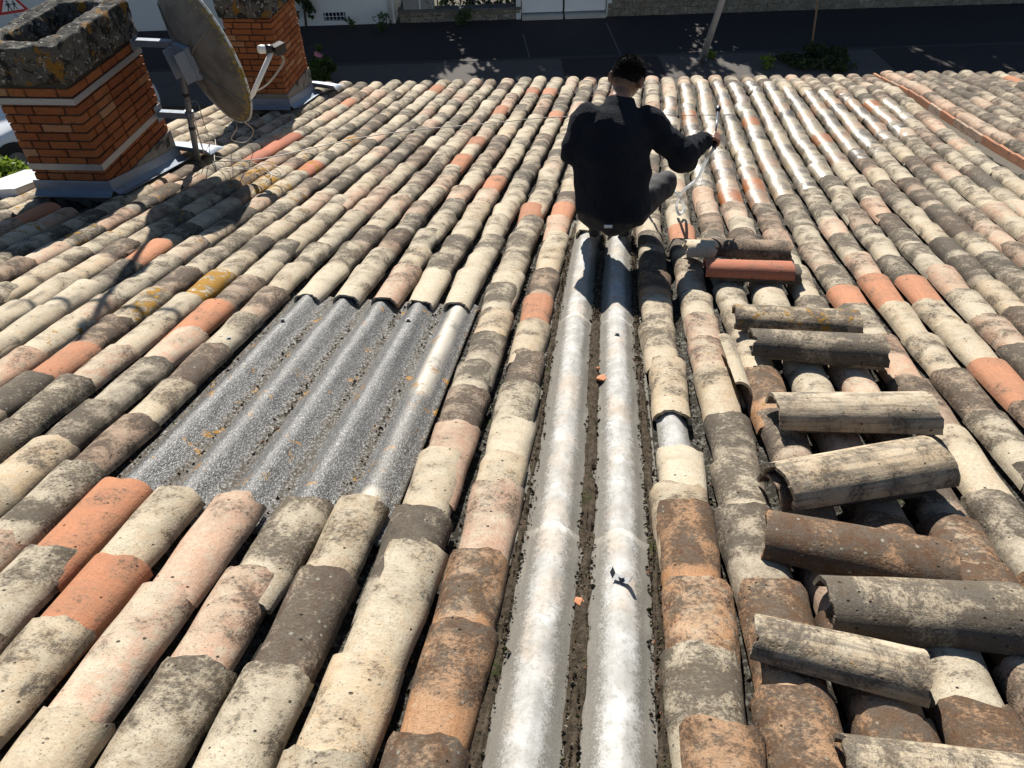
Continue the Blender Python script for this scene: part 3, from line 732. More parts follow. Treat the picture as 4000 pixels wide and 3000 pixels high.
# reflector: offset paraboloid that looks away to the right
nd = unit([cos(radians(56)), sin(radians(56)), .16]); dc = pd(800, 205, np.dot(mA-CAM, CF)-.02)
upd = unit(np.array([0, 0, 1.])-nd*nd[2]); rtd = np.cross(upd, nd)
Rr = []; rim_a = []
ra, rb = .485, .55
nr, na = 9, 40
for i in range(nr+1):
    q = i/nr
    Rr.append([dc+rtd*ra*q*cos(2*pi*j/na)+upd*rb*q*sin(2*pi*j/na)-nd*.13*(1-q*q) for j in range(na)])
mb = MB(); mb.loft(Rr[1:], True, False); mb.add([Rr[0][0]]+Rr[1], [(0, 1+(j+1) % na, 1+j) for j in range(na)], True)
refl = mb.build('reflector', M_DISH, dish)
av = [((i+1)/nr)**3 for i in range(nr) for j in range(na)]+[0]+[(1/nr)**3]*na
refl.data.attributes.new('rim', 'FLOAT', 'POINT').data.foreach_set('value', av)
sd = refl.modifiers.new('t', 'SOLIDIFY'); sd.thickness = .006
MB().tube([p for p in Rr[-1]]+[Rr[-1][0]], .009, 6, False).build('rim', M_RIM, dish)
# ribs and back plate
bpc = dc-nd*.15
mb = MB()
for aa in (35, 145, 215, 325, 270):
    dd = rtd*cos(radians(aa))*ra+upd*sin(radians(aa))*rb
    mb.tube([bpc, dc+dd*.5-nd*.105, dc+dd*.94-nd*.025], [.016, .011, .005], 6)
mb.build('rib', M_DISH, dish)
Mp = frame(rtd, upd, nd, bpc)
mb = MB().box((-.09, -.12, -.02), (.09, .12, .02), Mp).box((-.085, -.11, -.11), (-.078, .11, -.021), Mp).box((.078, -.11, -.11), (.085, .11, -.021), Mp)
mb.build('mounting_plate', M_ZINC, dish)
msp = foot+md*((bpc[2]-foot[2])/md[2])
mb = MB().tube([msp, bpc-nd*.02], .022, 8); mb.build('tilt_arm', M_GALV, dish)
for dz in (-.07, .07): MB().box((-.05, -.05, -.012), (.05, .05, .012), frame(rtd, nd, upd, msp+md*dz)).build('mast_clamp', M_GALV, dish)
# feed arm and LNB
bot = dc-upd*rb*.97
lnbp = pd(1066, 190, np.dot(dc-CAM, CF)+.22)
MB().tube([bot, bot+(lnbp-bot)*.45+np.array([0, 0, -.05]), lnbp], .020, 10).build('feed_arm', M_WHITEM, dish)
tob = unit(dc-lnbp)
hd = MB().tube([lnbp, lnbp+tob*.06], [.030, .034], 12).build('lnb_holder', M_BLACK, dish)
MB().tube([lnbp+tob*.06, lnbp+tob*.10, lnbp+tob*.115], [.032, .032, .024], 14).build('lnb_horn', M_WHITEM, hd)
MB().box((-.035, -.035, -.05), (.035, .035, .04), frame(*np.array(Mp.to_3x3()).T, lnbp-tob*.05)).build('lnb_box', M_BLACK, hd)
for i in range(2):
    p0 = lnbp-tob*.05+np.array([.01*i, 0, -.05])
    MB().tube(spline([p0, p0+[.0, 0, -.06], p0+(bot-lnbp)*.35+[.0, -.01*i, -.03], bot+(lnbp-bot)*.4+[0, 0, -.03]], 6), .004, 6).build('cable', M_CABLE, dish)
# cable loops hanging from the dish down on the tiles
gp = lambda u, v, c=.11: roofP(u, v, c)
loops = [[bot+[0, 0, .0], pd(925, 500, 5.75), gp(905, 545, .2), gp(960, 555, .12), gp(990, 510, .25), pd(930, 460, 5.75)],
         [mB+[.02, 0, .1], pd(770, 400, 5.55), pd(790, 460, 5.6), gp(820, 560, .2), gp(800, 590, .14), gp(780, 540, .3), mB+[.02, -.02, .02]],
         [gp(795, 520, .3), gp(840, 545, .13), gp(845, 640, .12), gp(960, 662, .12), gp(1040, 640, .12), gp(1110, 668, .12), gp(1085, 690, .12), gp(985, 655, .12), gp(880, 668, .12), gp(830, 630, .12)],
         [mB+[.03, 0, -.05], gp(790, 580, .25), gp(810, 605, .12), gp(900, 620, .12), gp(1000, 640, .12), gp(1060, 680, .12), gp(1040, 710, .1)]]
for L in loops: MB().tube(spline(L, 8), .0034, 6).build('cable', M_CABLE, dish)
for f_ in (.25, .5, .72): MB().tube([foot+md*f_*1.1, foot+md*(f_*1.1+.025)], .0275, 10).build('black_tape', M_BLACK, dish)
MB().tube([topm+[.03, 0, -.02], mA+[.03, -.01, .1], mA+[.03, 0, .02]], .0045, 6).build('cable', M_CABLE, dish)

# television aerial at the top of the same mast, above the picture; its shadow falls on the tiles
atop = foot+md*((6.75-foot[2])/md[2]); MB().tube([topm-md*.02, atop+md*.25], .021, 10).build('mast', M_GALV, dish)
atop = atop-md*.12; bx0, bx1 = atop+np.array([-.55, 0, 0]), atop+np.array([.50, .02, .03]); boom = MB().tube([bx0, bx1], .014, 8).build('aerial_boom', M_GALV, dish)
for i in range(9):
    p_ = bx0+(bx1-bx0)*(.12+.86*i/8); hl_ = .16-.008*i; MB().tube([p_+[0, -hl_, 0], p_+[0, hl_, 0]], .005, 6).build('aerial_element', M_GALV, boom)
MB().box((-.07, -.04, -.09), (.07, .04, .09), Matrix.Translation(Vector(atop+md*-.42+np.array([.05, -.03, 0])))).build('amplifier_box', M_BLACK, dish)
MB().loft([[atop+md*.2+np.array([dx, dy, 0])*r_ for dx, dy in ((-1, -1), (1, -1), (1, 1), (-1, 1))] for r_ in (.02, .05)]).build('mast_cap', M_BLACK, dish)

# aerial cable lying over the tile columns, past the worker
pts = [gp(u, v, .125) for u, v in ((830, 630), (960, 628), (1090, 608), (1220, 578), (1400, 540), (1600, 510), (1800, 492), (1950, 478), (2100, 462), (2250, 455), (2400, 452), (2560, 449), (2700, 450), (2850, 448))]
tag(MB().tube(spline(pts, 5), .0045, 6).build('aerial_cable', M_CABLE), 'thin pale cable lying across the tile columns behind the worker', 'cable')
# ------------------------------------------------------------------ loose tiles laid across the columns
LOOSE = [tile_mesh('loose_canal_tile', .47, .185, .160, .76, .013, 120+i, .45, 20, 10) for i in range(4)]
LOOSE_BIG = [tile_mesh('loose_broad_tile', .47, .208, .178, .72, .014, 140+i, .5, 20, 10) for i in range(2)]
LOOSE_NEW = tile_mesh('loose_new_tile', .46, .178, .165, .74, .012, 160, .2)
def loose(p0, p1, n, codes, labels, me=None, lift=0., flip=False, L=None, roll=0., under=(.03, -.012, .03)):
    h = .074
    for i in range(n):                      # i = 0 is the top one of its stack
        ct = .106+h+lift+(n-1)*.024
        a, b = roofP(*p0, ct), roofP(*p1, ct)
        if flip: a, b = b, a
        Y = unit(b-a); Z = unit(RN-Y*(RN@Y)); X = np.cross(Y, Z)
        mesh = me if (me is not None and i == 0) else LOOSE[(i+len(labels[0])) % 4]
        ln = np.linalg.norm(b-a)
        c = (a+b)/2-Z*h-Z*.024*i+Y*(under[0]*i*(1 if i % 2 else -.7))+X*under[1]*i
        sc = min(max(ln/.47, .8), 1.2) if i == 0 else 1.0
        M = frame(X, Y, Z, c) @ Matrix.Rotation(roll+random.Random(i*7+len(labels[0])).gauss(0, .02)*i, 4, 'Z') @ Matrix.Scale(sc, 4) @ Matrix.Translation((0, -.235, 0))
        o = bpy.data.objects.new('loose_roof_tile', mesh); link(o, None, M); pr = tile_props(random.Random(i*13+len(labels[i])*3), codes[i], 0, .38 if 'yellow lichen spot,' in labels[i] else 0); pr = (pr[0], (pr[1][0]+(.10 if codes[i] in 'WC' else .06), pr[1][1]-.15, 0), (pr[2][0], pr[2][1], -1. if codes[i] in 'CGWK' else .0))
        set_props(o, pr)
        tag(o, labels[i], 'roof tile', 'loose tiles laid across the columns right of the white sheets')
loose((2724, 930), (3089, 950), 1, 'D', ['brown-grey loose tile lying directly behind the clean red one'])
loose((2757, 1008), (3108, 1022), 2, 'RK', ['clean red loose tile laid across the columns', 'dark grey loose tile lying under the clean red one'], LOOSE_NEW)
loose((2872, 1195), (3361, 1230), 2, 'CP', ['pale loose tile with one yellow lichen spot, second stack uphill from the red tile', 'pinkish loose tile under the one with the yellow lichen spot'])
loose((2938, 1292), (3462, 1330), 2, 'GC', ['grey-streaked loose tile just uphill of the tile with the yellow spot', 'pale loose tile under the grey-streaked one'])
loose((3021, 1555), (3657, 1565), 2, 'WG', ['whitish loose tile with chalky left end, topmost of its pair', 'grey loose tile under the whitish chalky one'])
loose((3030, 1845), (3690, 1742), 3, 'CGD', ['tilted cream loose tile on top of a stack of three', 'grey loose tile in the middle of the stack of three', 'dark loose tile at the bottom of the stack of three'], roll=0)
loose((2998, 2022), (3744, 2170), 1, 'B', ['broad brown loose tile with a clean orange end'], LOOSE_BIG[0])
loose((3240, 2297), (4040, 2352), 1, 'G', ['dark grey loose tile with a pale left end beside the chipped pale one'], LOOSE_BIG[1])
loose((2955, 2410), (3644, 2575), 1, 'C', ['chipped pale loose tile with a round grey cement spot'], LOOSE[1], lift=.01)
loose((3362, 2912), (4060, 3010), 1, 'C', ['pale broken-ended loose tile uphill of the chipped pale one'], LOOSE[2])
# a tile on edge in the gap and a broken end
a_, b_ = roof(2885, 1560, .06)
M = roof_frame(a_, b_, .075, radians(4), radians(2)) @ Matrix.Rotation(radians(68), 4, 'Y')
o = bpy.data.objects.new('loose_roof_tile', LOOSE[0]); link(o, None, M @ Matrix.Scale(.85, 4)); set_props(o, tile_props(rs, 'C')); tag(o, 'cream loose tile standing on edge in the gap between two columns', 'roof tile', 'loose tiles laid across the columns right of the white sheets')
brk = tile_mesh('broken_tile', .16, .165, .16, .84, .014, 170, 1.6, 20, 6)
a_, b_ = roof(2725, 985, .15)
M = roof_frame(a_-.07, b_, .145, radians(-86), 0); o = bpy.data.objects.new('broken_roof_tile', brk); link(o, None, M); set_props(o, tile_props(rs, 'W')); tag(o, 'short pale piece of broken tile beside the loose tiles near the worker', 'tile piece')

# ------------------------------------------------------------------ fixings, crumbs and moss
M_STEELD = simple('dull_steel', (.16, .165, .17), .6, .2, 20, .1, 60, .001, .3)
def fixing(parent, k, b, c, bent=False):
    M = roof_frame(colx(k, b), b, c, random.uniform(-.5, .5)) @ Matrix.Scale(.62 if bent else .45, 4)
    mb = MB()
    if bent:
        mb.add([tuple(M @ Vector(v)) for v in ((-.035, -.02, .004), (.035, -.02, .004), (.035, .02, .004), (-.035, .02, .004), (-.05, -.015, .03), (-.05, .02, .035), (.05, -.015, .03), (.05, .02, .035))], [(0, 1, 2, 3), (0, 3, 5, 4), (1, 6, 7, 2)])
    else:
        mb.box((-.026, -.02, 0), (.026, .02, .003), M)
    mb.tube([tuple(M @ Vector((0, 0, .003))), tuple(M @ Vector((0, 0, .018)))], .008, 8)
    return mb.build('screw_plate', M_STEELD, parent)
wsh = [o for o in house.children if o.name.startswith('white_sheet')]
def kb(u, v, c=.09): a, b = roof(u, v, c); return (a-colx(0, b))/PITCH, b
k_, b_ = kb(2432, 1306); fixing(wsh[1], 1, b_, .088)
k_, b_ = kb(2441, 2270); fixing(wsh[0], 1, b_, .096, True)
for uv in ((1642, 1244), (1139, 1244)):
    k_, b_ = kb(*uv); fixing(fs, round(k_), b_-.01, .082)
k_, b_ = kb(895, 1322, .13); fixing(house, k_, b_, .128)
M_CRUMB = simple('terracotta_crumb', (.46, .19, .09), .9, .3, 30, .4, 90, .003)
def rock(seed, r, flat=.6):
    bm = bmesh.new(); bmesh.ops.create_icosphere(bm, subdivisions=1, radius=r); q = random.Random(seed)
    for v in bm.verts: v.co = Vector((v.co.x*q.uniform(.6, 1.35), v.co.y*q.uniform(.6, 1.2), v.co.z*flat*q.uniform(.6, 1.2)))
    me = bpy.data.meshes.new('tile_fragment'); bm.to_mesh(me); bm.free(); me.materials.append(M_CRUMB); return me
for i, (uv, r, lab) in enumerate((((2350, 1480), .026, 'orange tile fragment in the mossy valley between the white ribs, the flat downhill one'), ((2262, 2352), .020, 'orange tile fragment between the white ribs near the bent screw plate'), ((1356, 1957), .015, 'small pink tile fragment on the skylight sheet edge'), ((2338, 1440), .011, 'tiny orange tile crumb beside the flat fragment between the white ribs'))):
    a, b = roof(*uv, .05); o = bpy.data.objects.new('tile_fragment', rock(i, r)); link(o, None, roof_frame(a, b, .052, i)); tag(o, lab, 'fragment', 'tile fragments fallen on the sheets')
def moss():
    t = NT('moss_and_grit'); p = t.obj(); n = t.noise(p, 60, 2); n2 = t.noise(p, 12, 3); at = t.attr('mc').outputs['Color']
    return t.fin(t.mix(n, at, t.vmath('MULTIPLY', at, (.5, .5, .5))), .95, spec=.15)
M_MOSS = moss()
t_ = NT('packed_soil'); p_ = t_.obj(); n_ = t_.noise(p_, 40, 6, .75); n2_ = t_.noise(p_, 160, 4, .8)
c_ = t_.mix(t_.step(n_, .35, .65), (.050, .040, .028), (.135, .105, .075)); c_ = t_.mix(t_.step(n2_, .55, .65), c_, (.028, .023, .017)); c_ = t_.mix(t_.step(t_.noise(p_, 70, 5, .7), .64, .68), c_, (.24, .21, .17)); c_ = t_.mix(t_.step(t_.noise(p_, 14, 5, .7), .60, .66), c_, (.05, .058, .02))
M_SOIL = t_.fin(c_, .97, t_.bump(t_.math('ADD', n_, n2_), .9, .010), spec=.1)
def soil(k, b0, b1, half, c0):
    V = []; nx = 13; bs_ = np.arange(b0, b1, .025)
    for b in bs_:
        for j in range(nx):
            x = (j/(nx-1)*2-1)*half; e = abs(x/half)
            h_ = .010*(1-e**2)+.012*mnoise.noise(Vector((k*9+x*22, b*9, 1.)))+.006*mnoise.noise(Vector((k*9+x*60, b*31, 4.)))+.009*mnoise.noise(Vector((k, b*3, 7.)))
            V.append(rw(colx(k+x, b), b, c0+h_))
    fs_ = [(i*nx+j, i*nx+j+1, (i+1)*nx+j+1, (i+1)*nx+j) for i in range(len(bs_)-1) for j in range(nx-1)]
    tag(MB().add(V, fs_, True).build('valley_soil', M_SOIL), 'brown soil packed in the valley beside a white rib', 'soil', kind='stuff')
for k_, hf_ in ((.5, .115), (1.5, .09), (-.5, .08)):
    for b0_, b1_, c_0 in ((.4, 1.73, .040), (1.70, 3.33, .032), (3.30, 4.9, .024)): soil(k_, b0_, b1_, hf_, c_0-(.0 if k_ == .5 else .004))
V = []; Fc = []; MC = []; q = random.Random(5)
tet = [np.array(v, float) for v in ((1, 0, -.3), (-.5, .87, -.3), (-.5, -.87, -.3), (0, 0, 1.), (.4, .6, .5))]
def clump(a, b, c, r, col):
    n = len(V); th = q.uniform(0, 6); cs, sn = cos(th), sin(th); base = rw(a, b, c)
    for v in tet:
        x, y, z = v*[q.uniform(.6, 1.4), q.uniform(.6, 1.4), q.uniform(.5, 1.1)]*r
        V.append(tuple(base+RX*(x*cs-y*sn)+RD*(x*sn+y*cs)+RN*z)); MC.append((*col, 1))
    Fc.extend([(n, n+1, n+4), (n+1, n+2, n+3), (n+2, n, n+3), (n+1, n+3, n+4), (n, n+4, n+3)])
cols = [(.075, .058, .04), (.045, .036, .026), (.12, .095, .065), (.06, .065, .02), (.09, .095, .03), (.16, .13, .095), (.36, .16, .08), (.32, .29, .23)]
wts = [26, 20, 22, 8, 6, 10, 3, 7]
for i in range(13000):
    z = q.random()
    if z < .50: k = q.choice((-.5, .5, .5, 1.5, 1.5)); b = q.uniform(.65, 4.6)
    elif z < .60: k = q.choice((-6.5, -5.5, -4.5, -3.5, -7.45)); b = q.uniform(1.65, 3.4); 
    else: k = q.choice((-2.5, -1.5, 2.5, 3.5, 4.5, 5.5, 6.5, 7.5, 8.5)); b = q.uniform(.7, 6.)
    if z > .50 and z < .60 and q.random() > mnoise.noise(Vector((k*7, b*3, 2)))*1.4+.35: continue
    x = q.gauss(0, .060); r = min(abs(q.gauss(0, .0032))+.0014, .009)
    if abs(x) > .15: continue
    clump(colx(k+x, b), b, (.034+(.010 if b < 1.7 else 0) if z < .50 else .024 if z < .60 else .004)+.05*rib(.5+x)*(1 if z < .60 else .8), r, q.choices(cols, wts)[0])
me = bpy.data.meshes.new('moss'); me.from_pydata(V, [], Fc); me.materials.append(M_MOSS); me.attributes.new('mc', 'FLOAT_COLOR', 'POINT').data.foreach_set('color', np.array(MC).ravel())
o = bpy.data.objects.new('valley_moss', me); link(o); tag(o, 'dark moss and grit lying in the sheet valleys', 'moss', kind='stuff')

# ------------------------------------------------------------------ the neighbouring roof behind the verge
NB = np.array([4.6, 7.5, 0])
nb = thing('neighbour_house', NB, 'adjoining house whose grey-brown tile roof starts at a raised orange verge', 'house')
def va(b): return float(np.interp(b, [3.0, 6.86, 10.98], [18.0, 17.25, 16.45]))*PITCH+A0
mb = MB(); nring = [(va(3)+.06, 3.0), (va(10.6)+.06, 10.6), (va(10.6)+3.6, 10.9), (va(3)+3.6, 3.0)]
top = [rw(a, b, .04) for a, b in nring]; bt = [np.array([p[0], p[1], 0]) for p in top]
mb.add(bt+top, [(0, 1, 5, 4), (1, 2, 6, 5), (2, 3, 7, 6), (3, 0, 4, 7), (4, 5, 6, 7)]); fix_normals(mb.build('wall', plaster, nb))
ntl = []
for j in range(17):
    b = 11.0+j*.018+rs.uniform(-.04, .04)
    while b > 3.6:
        a0, a1 = va(b-LT)+.13+j*PITCH, va(b)+.13+j*PITCH
        M = roof_frame(a0, b-LT, .07+rs.uniform(0, .006), atan2(-(a1-a0), LT)+radians(rs.gauss(0, 1)), radians(1.)+rs.gauss(0, .003))
        pc = rw(a1, b-.17, .15); w = (pc-CAM)@CF; uv = proj(pc)
        code = 'P' if (j == 0 and b > 7.5 and rs.random() < .75) else rs.choices('NKDPCO', (52, 16, 14, 8, 6, 1))[0]
        if -150 < uv[0] < 4500 and -200 < uv[1] < 1400: ntl.append((1/w**2 if uv[0] < 4150 else 0, rs.choice(TILES), M, tile_props(rs, code), True))
        b -= rs.choice((.3, .32, .34, .36))
ntl.sort(key=lambda t: -t[0]); add_tiles(ntl, nb, 150)
b = 11.05
while b > 3.6:
    e = rs.uniform(.30, .36); pr = tile_props(rs, rs.choice('OPO'))
    x0, x1 = va(b-e), va(b)
    vs = [rw(x0+dx, b-e-.03, c) for dx, c in ((0, .02), (.028, .02), (.028, .088), (0, .085))]+[rw(x1+dx, b, c) for dx, c in ((-.008, .025), (.02, .025), (.02, .102), (-.008, .098))]
    mb = MB().add(vs, [(0, 1, 2, 3), (7, 6, 5, 4), (0, 4, 5, 1), (1, 5, 6, 2), (2, 6, 7, 3), (3, 7, 4, 0)]); o = fix_normals(mb.build('verge_tile', M_TILE, nb)); set_props(o, pr)
    ul = o.data.uv_layers.new(name='tuv')
    for l in o.data.loops: cc = o.data.vertices[l.vertex_index].co; ul.data[l.index].uv = (cc.z*1.5, cc.y)
    b -= e
# ------------------------------------------------------------------ street below
M_ASPH = simple('dark_asphalt', (.023, .0165, .018), .92, .25, 6, .5, 120, .006, dirt=(.031, .023, .023), dscale=2.5)
M_PAVE = simple('gravel_pavement', (.085, .074, .068), .95, .35, 14, .7, 90, .01, dirt=(.06, .054, .048), dscale=5)
M_EARTH = simple('dry_earth', (.10, .085, .06), .95, .3, 3, .5, 40, .01, dirt=(.05, .06, .025), dscale=1.5)
M_CONC = simple('grey_concrete', (.28, .27, .25), .9, .2, 6, .4, 60, .004, dirt=(.12, .11, .10), dscale=5)
M_WWALL = simple('white_wall_paint', (.66, .66, .64), .85, .06, 2, .2, 60, .003, dirt=(.45, .44, .40), dscale=1.2, dlo=.6, dhi=.8)
M_GATE = simple('white_gate_paint', (.74, .75, .76), .45, .04, 3, .05, 40, .001)
def stone_mat():
    t = NT('rubble_stone'); p = t.obj(); vo = t.n('TexVoronoi', {'Vector': p, 'Scale': 6.}, feature='F1'); ve = t.n('TexVoronoi', {'Vector': p, 'Scale': 6.}, feature='DISTANCE_TO_EDGE')
    n = t.noise(p, 20, 5, .7); c = t.mix(t.sep(vo.outputs['Color'])[0], (.20, .18, .14), (.33, .30, .24)); c = t.mix(t.step(n, .5, .65), c, (.08, .075, .06))
    c = t.mix(t.step(ve.outputs['Distance'], .05, .02), c, (.25, .23, .19)); return t.fin(c, .95, t.bump(t.math('ADD', t.step(ve.outputs['Distance'], 0, .1), n), .8, .03), spec=.2)
M_STONE = stone_mat()
M_LEAD = simple('weathered_coping', (.11, .105, .10), .9, .4, 8, .4, 50, .006, dirt=(.30, .29, .26), dscale=14, dlo=.6, dhi=.66)
def leaf_mat(name, c0, c1, trans=.35):
    t = NT(name); r = t.attr('lc').outputs['Fac']; col = t.mix(r, c0, c1)
    t.fin(col, .55, spec=.35); tr = t.n('BsdfTranslucent', {'Color': t.mix(.5, col, (.30, .40, .05))}); mx = t.n('MixShader', {0: trans, 1: t.p.outputs[0], 2: tr.outputs[0]})
    t.t.links.new(mx.outputs[0], t.out.inputs[0]); return t.m
M_LEAF = leaf_mat('tree_leaf', (.022, .04, .012), (.06, .10, .025)); M_HEDGE = leaf_mat('hedge_leaf', (.07, .13, .015), (.17, .24, .03)); M_DLEAF = leaf_mat('dark_shrub_leaf', (.012, .022, .008), (.035, .055, .018), .2)
M_BARK = simple('bark', (.07, .055, .04), .95, .3, 12, .6, 50, .01)
M_STEEL = simple('lamp_post_steel', (.36, .38, .40), .45, .12, 10, .1, 40, .001, .6)
M_WOODP = simple('weathered_stake', (.20, .14, .09), .9, .3, 20, .3, 60, .003)
ground = MB().add([(-160, -120, 0), (160, -120, 0), (160, 200, 0), (-160, 200, 0)], [(0, 1, 2, 3)]).build('ground', M_EARTH); tag(ground, kind='structure')
W0 = np.array([-3.3, 23.14]); Tt = unit([.984, .178]); Nn = np.array([-Tt[1], Tt[0]])
def sq(s, q, z=0.): p = W0+Tt*s+Nn*q; return np.array([p[0], p[1], z])
MS = frame(np.array([*Tt, 0]), np.array([*Nn, 0]), np.array([0, 0, 1.]), np.array([*W0, 0]))
def sbox(mb, s0, s1, q0, q1, z0, z1): return mb.box((s0, q0, z0), (s1, q1, z1), MS)
def sheet(name, mat, s0, s1, q0, q1, z): return tag(MB().add([sq(s0, q0, z), sq(s1, q0, z), sq(s1, q1, z), sq(s0, q1, z)], [(0, 1, 2, 3)]).build(name, mat), kind='structure')
sheet('road', M_ASPH, -60, 60, -3.45, .2, .004)
# pavement on our side: gravel, dark driveway crossing, gravel
for s0, s1, m in ((-40, .88, M_PAVE), (.884, 3.4, M_ASPH), (3.404, 9.0, M_PAVE), (9.004, 40, M_ASPH)):
    tag(sbox(MB(), s0, s1, -5.9, -3.6, -.05, .09).build('pavement', m), kind='structure')
tag(sbox(MB(), -40, 40, -3.596, -3.45, -.05, .10).build('kerb', simple('shade_toned_kerb', (.04, .036, .035), .9, .3, 8)), kind='structure')  # kerb colour darkened to stand in for the street shade
sheet('yard', M_PAVE, -40, 40, -13.5, -5.904, .004)
M_LINE = simple('worn_white_line', (.12, .115, .115), .8, .3, 30, .1, 60, .001)
for (p, q_) in (((2043, 120), (2097, 312)), ((2370, 77), (2432, 216))):
    a, b = horiz(*p, .1), horiz(*q_, .1); dv = unit(b-a); sv = np.array([dv[1], -dv[0], 0])*.016
    a[2] = b[2] = .0085; 
    tag(MB().add([a-sv, a+sv, b+sv, b-sv], [(0, 1, 2, 3)]).build('road_line', M_LINE), kind='structure')

# white house across the street
wh = thing('white_house', sq(-10, 3), 'white rendered house across the street with a barred cellar window', 'house')
sw1 = -3.72; win0, win1 = (horiz(1255, 98, .1)[0]-W0[0])/Tt[0], (horiz(1340, 97, .1)[0]-W0[0])/Tt[0]
zw0 = .12; pw = horiz(1297, 98, .1); zw1 = vert(sq(win0, 0, 1), 50)[2]
print('window', win0, win1, zw1)
mb = MB(); sbox(mb, -26, win0, .0, 8, 0, 6.3); sbox(mb, win1, sw1, 0, 8, 0, 6.3); sbox(mb, win0, win1, 0, 8, zw1, 6.3); sbox(mb, win0, win1, 0, 8, 0, zw0); mb.build('wall', M_WWALL, wh)
w_ = sbox(MB(), win0, win1, .16, .2, zw0, zw1).build('window', simple('dark_glass', (.012, .014, .017), .15, .2, 5, 0, 20, .001), wh)
mb = MB(); nbar = 6
for i in range(nbar): s_ = win0+(i+.5)*(win1-win0)/nbar; mb = MB().tube([sq(s_, .03, zw0), sq(s_, .03, zw1)], .011, 6); mb.build('bar', M_GATE, w_)
MB().tube([sq(win0, .03, (zw0+zw1)/2), sq(win1, .03, (zw0+zw1)/2)], .010, 6).build('bar', M_GATE, w_)
MB().tube([sq(sw1-.12, -.07, .05), sq(sw1-.12, -.07, 6.2)], .05, 10).build('downpipe', M_GATE, wh)
hr = MB().prism([sq(-26.5, -.5, 6.3), sq(-26.5, 4, 8.0), sq(-26.5, 8.5, 6.3)], np.array([*Tt, 0])*(26.5+sw1+.4)); fix_normals(hr.build('roof', simple('far_roof', (.30, .17, .11), .9, .3, 6, .4, 30, .01), wh))
for i, (s0, z0) in enumerate(((-9.2, 3.2), (-13.5, 3.2), (-17.5, 1.0), (-17.5, 3.4))):
    f = sbox(MB(), s0, s0+1.1, -.03, .02, z0, z0+1.35).build('window', M_GATE, wh); sbox(MB(), s0+.08, s0+1.02, -.036, -.031, z0+.08, z0+1.27).build('pane', bpy.data.materials['dark_glass'], f)

# garden walls, fence and gate
g0, g1 = (horiz(2035, 75, 0.)-np.array([*W0, 0]))[:2]@Tt, (horiz(2372, 75, 0.)-np.array([*W0, 0]))[:2]@Tt
hw = vert(sq(-2.5, 0, .5), 46)[2]; hw2 = vert(sq(6, 0, .5), 10)[2]; print('wall h', hw, hw2, 'gate', g0, g1)
hw2 = min(max(hw2, .5), 1.1)
def garden_wall(s0, s1, h, label):
    t = thing('garden_wall', sq((s0+s1)/2, .15), label, 'wall', 'low rubble walls along the far side of the street')
    n = max(2, int((s1-s0)/.35)); 
    # rough stone courses: real, uneven blocks
    r = random.Random(int(s0*10)+99); q_ = 0; zc = 0.
    sbox(MB(), s0, s1, .03, .27, 0, h).build('core', M_STONE, t)
    while zc < h-.05:
        hc = min(r.uniform(.14, .22), h-zc); s_ = s0
        while s_ < s1-.02:
            l = r.uniform(.22, .5); e = min(s_+l, s1)
            if s1-e < .1: e = s1
            sbox(MB(), s_+.008, e-.008, r.uniform(-.012, .012), .05, zc+.006, zc+hc-.006).build('stone', M_STONE, t) if (e > -4 and s_ < 7.5) else None
            s_ = e
        zc += hc
    sbox(MB(), s0-.03, s1+.03, -.05, .33, h+.002, h+.07).build('coping', M_LEAD, t)
    return t
garden_wall(-3.6, g0-.02, hw, 'low rubble garden wall between the white house and the white gate')
garden_wall(g1+.02, 26, hw2, 'long low rubble garden wall beyond the white gate')
def fence(s0, s1, h, label):
    t = thing('mesh_fence', sq((s0+s1)/2, .15, h), label, 'fence', 'wire fences standing on the garden walls')
    n = int((s1-s0)/2)+1
    for i in range(n+1): s_ = s0+(s1-s0)*i/n; MB().tube([sq(s_, .14, h+.07), sq(s_, .14, h+1.3)], .022, 8).build('post', M_STEEL, t)
    mb = MB()
    for z in np.arange(h+.12, h+1.25, .09): mb.tube([sq(s0, .14, z), sq(s1, .14, z)], .0022, 4, False)
    for s_ in np.arange(s0, s1, .09): mb.tube([sq(s_, .142, h+.1), sq(s_, .142, h+1.25)], .0022, 4, False)
    mb.build('mesh', M_STEEL, t)
fence(-2.45, g0-.25, hw, 'wire mesh fence on the wall between pillar and gate'); fence(g1+.25, 25, hw2, 'long wire mesh fence on the wall beyond the gate')
pl = thing('concrete_pillar', sq(-2.9, .15, hw), 'broad grey concrete panel standing on the wall beside the white house', 'pillar')
sbox(MB(), -3.45, -2.55, .02, .28, hw+.072, hw+1.6).build('panel', M_CONC, pl); sbox(MB(), -2.98, -2.94, .0, .02, hw+.08, hw+1.6).build('joint_strip', M_WWALL, pl)
gt = thing('gate', sq((g0+g1)/2, .1), 'white double-leaf panel gate in the garden wall', 'gate')
for i in range(2):
    a = g0+.03+(g1-g0)*.5*i; b = a+(g1-g0)*.5-.06
    lf = sbox(MB(), a, b, .10, .13, .16, 1.75).build('leaf', M_GATE, gt)
    mb = MB(); sbox(mb, a, a+.07, .085, .099, .16, 1.75); sbox(mb, b-.07, b, .085, .099, .16, 1.75); sbox(mb, a+.07, b-.07, .085, .099, .16, .25); sbox(mb, a+.07, b-.07, .085, .099, 1.66, 1.75); mb.build('frame', M_GATE, lf)
    sbox(MB(), a, b, -.12, .3, 0.001, .11).build('threshold', simple('pale_concrete', (.48, .46, .41), .9, .15, 8), gt)
for s_ in (g0-.14, g1+.0): sbox(MB(), s_, s_+.14, .0, .3, .002, 1.9).build('gate_post', M_WWALL, gt)

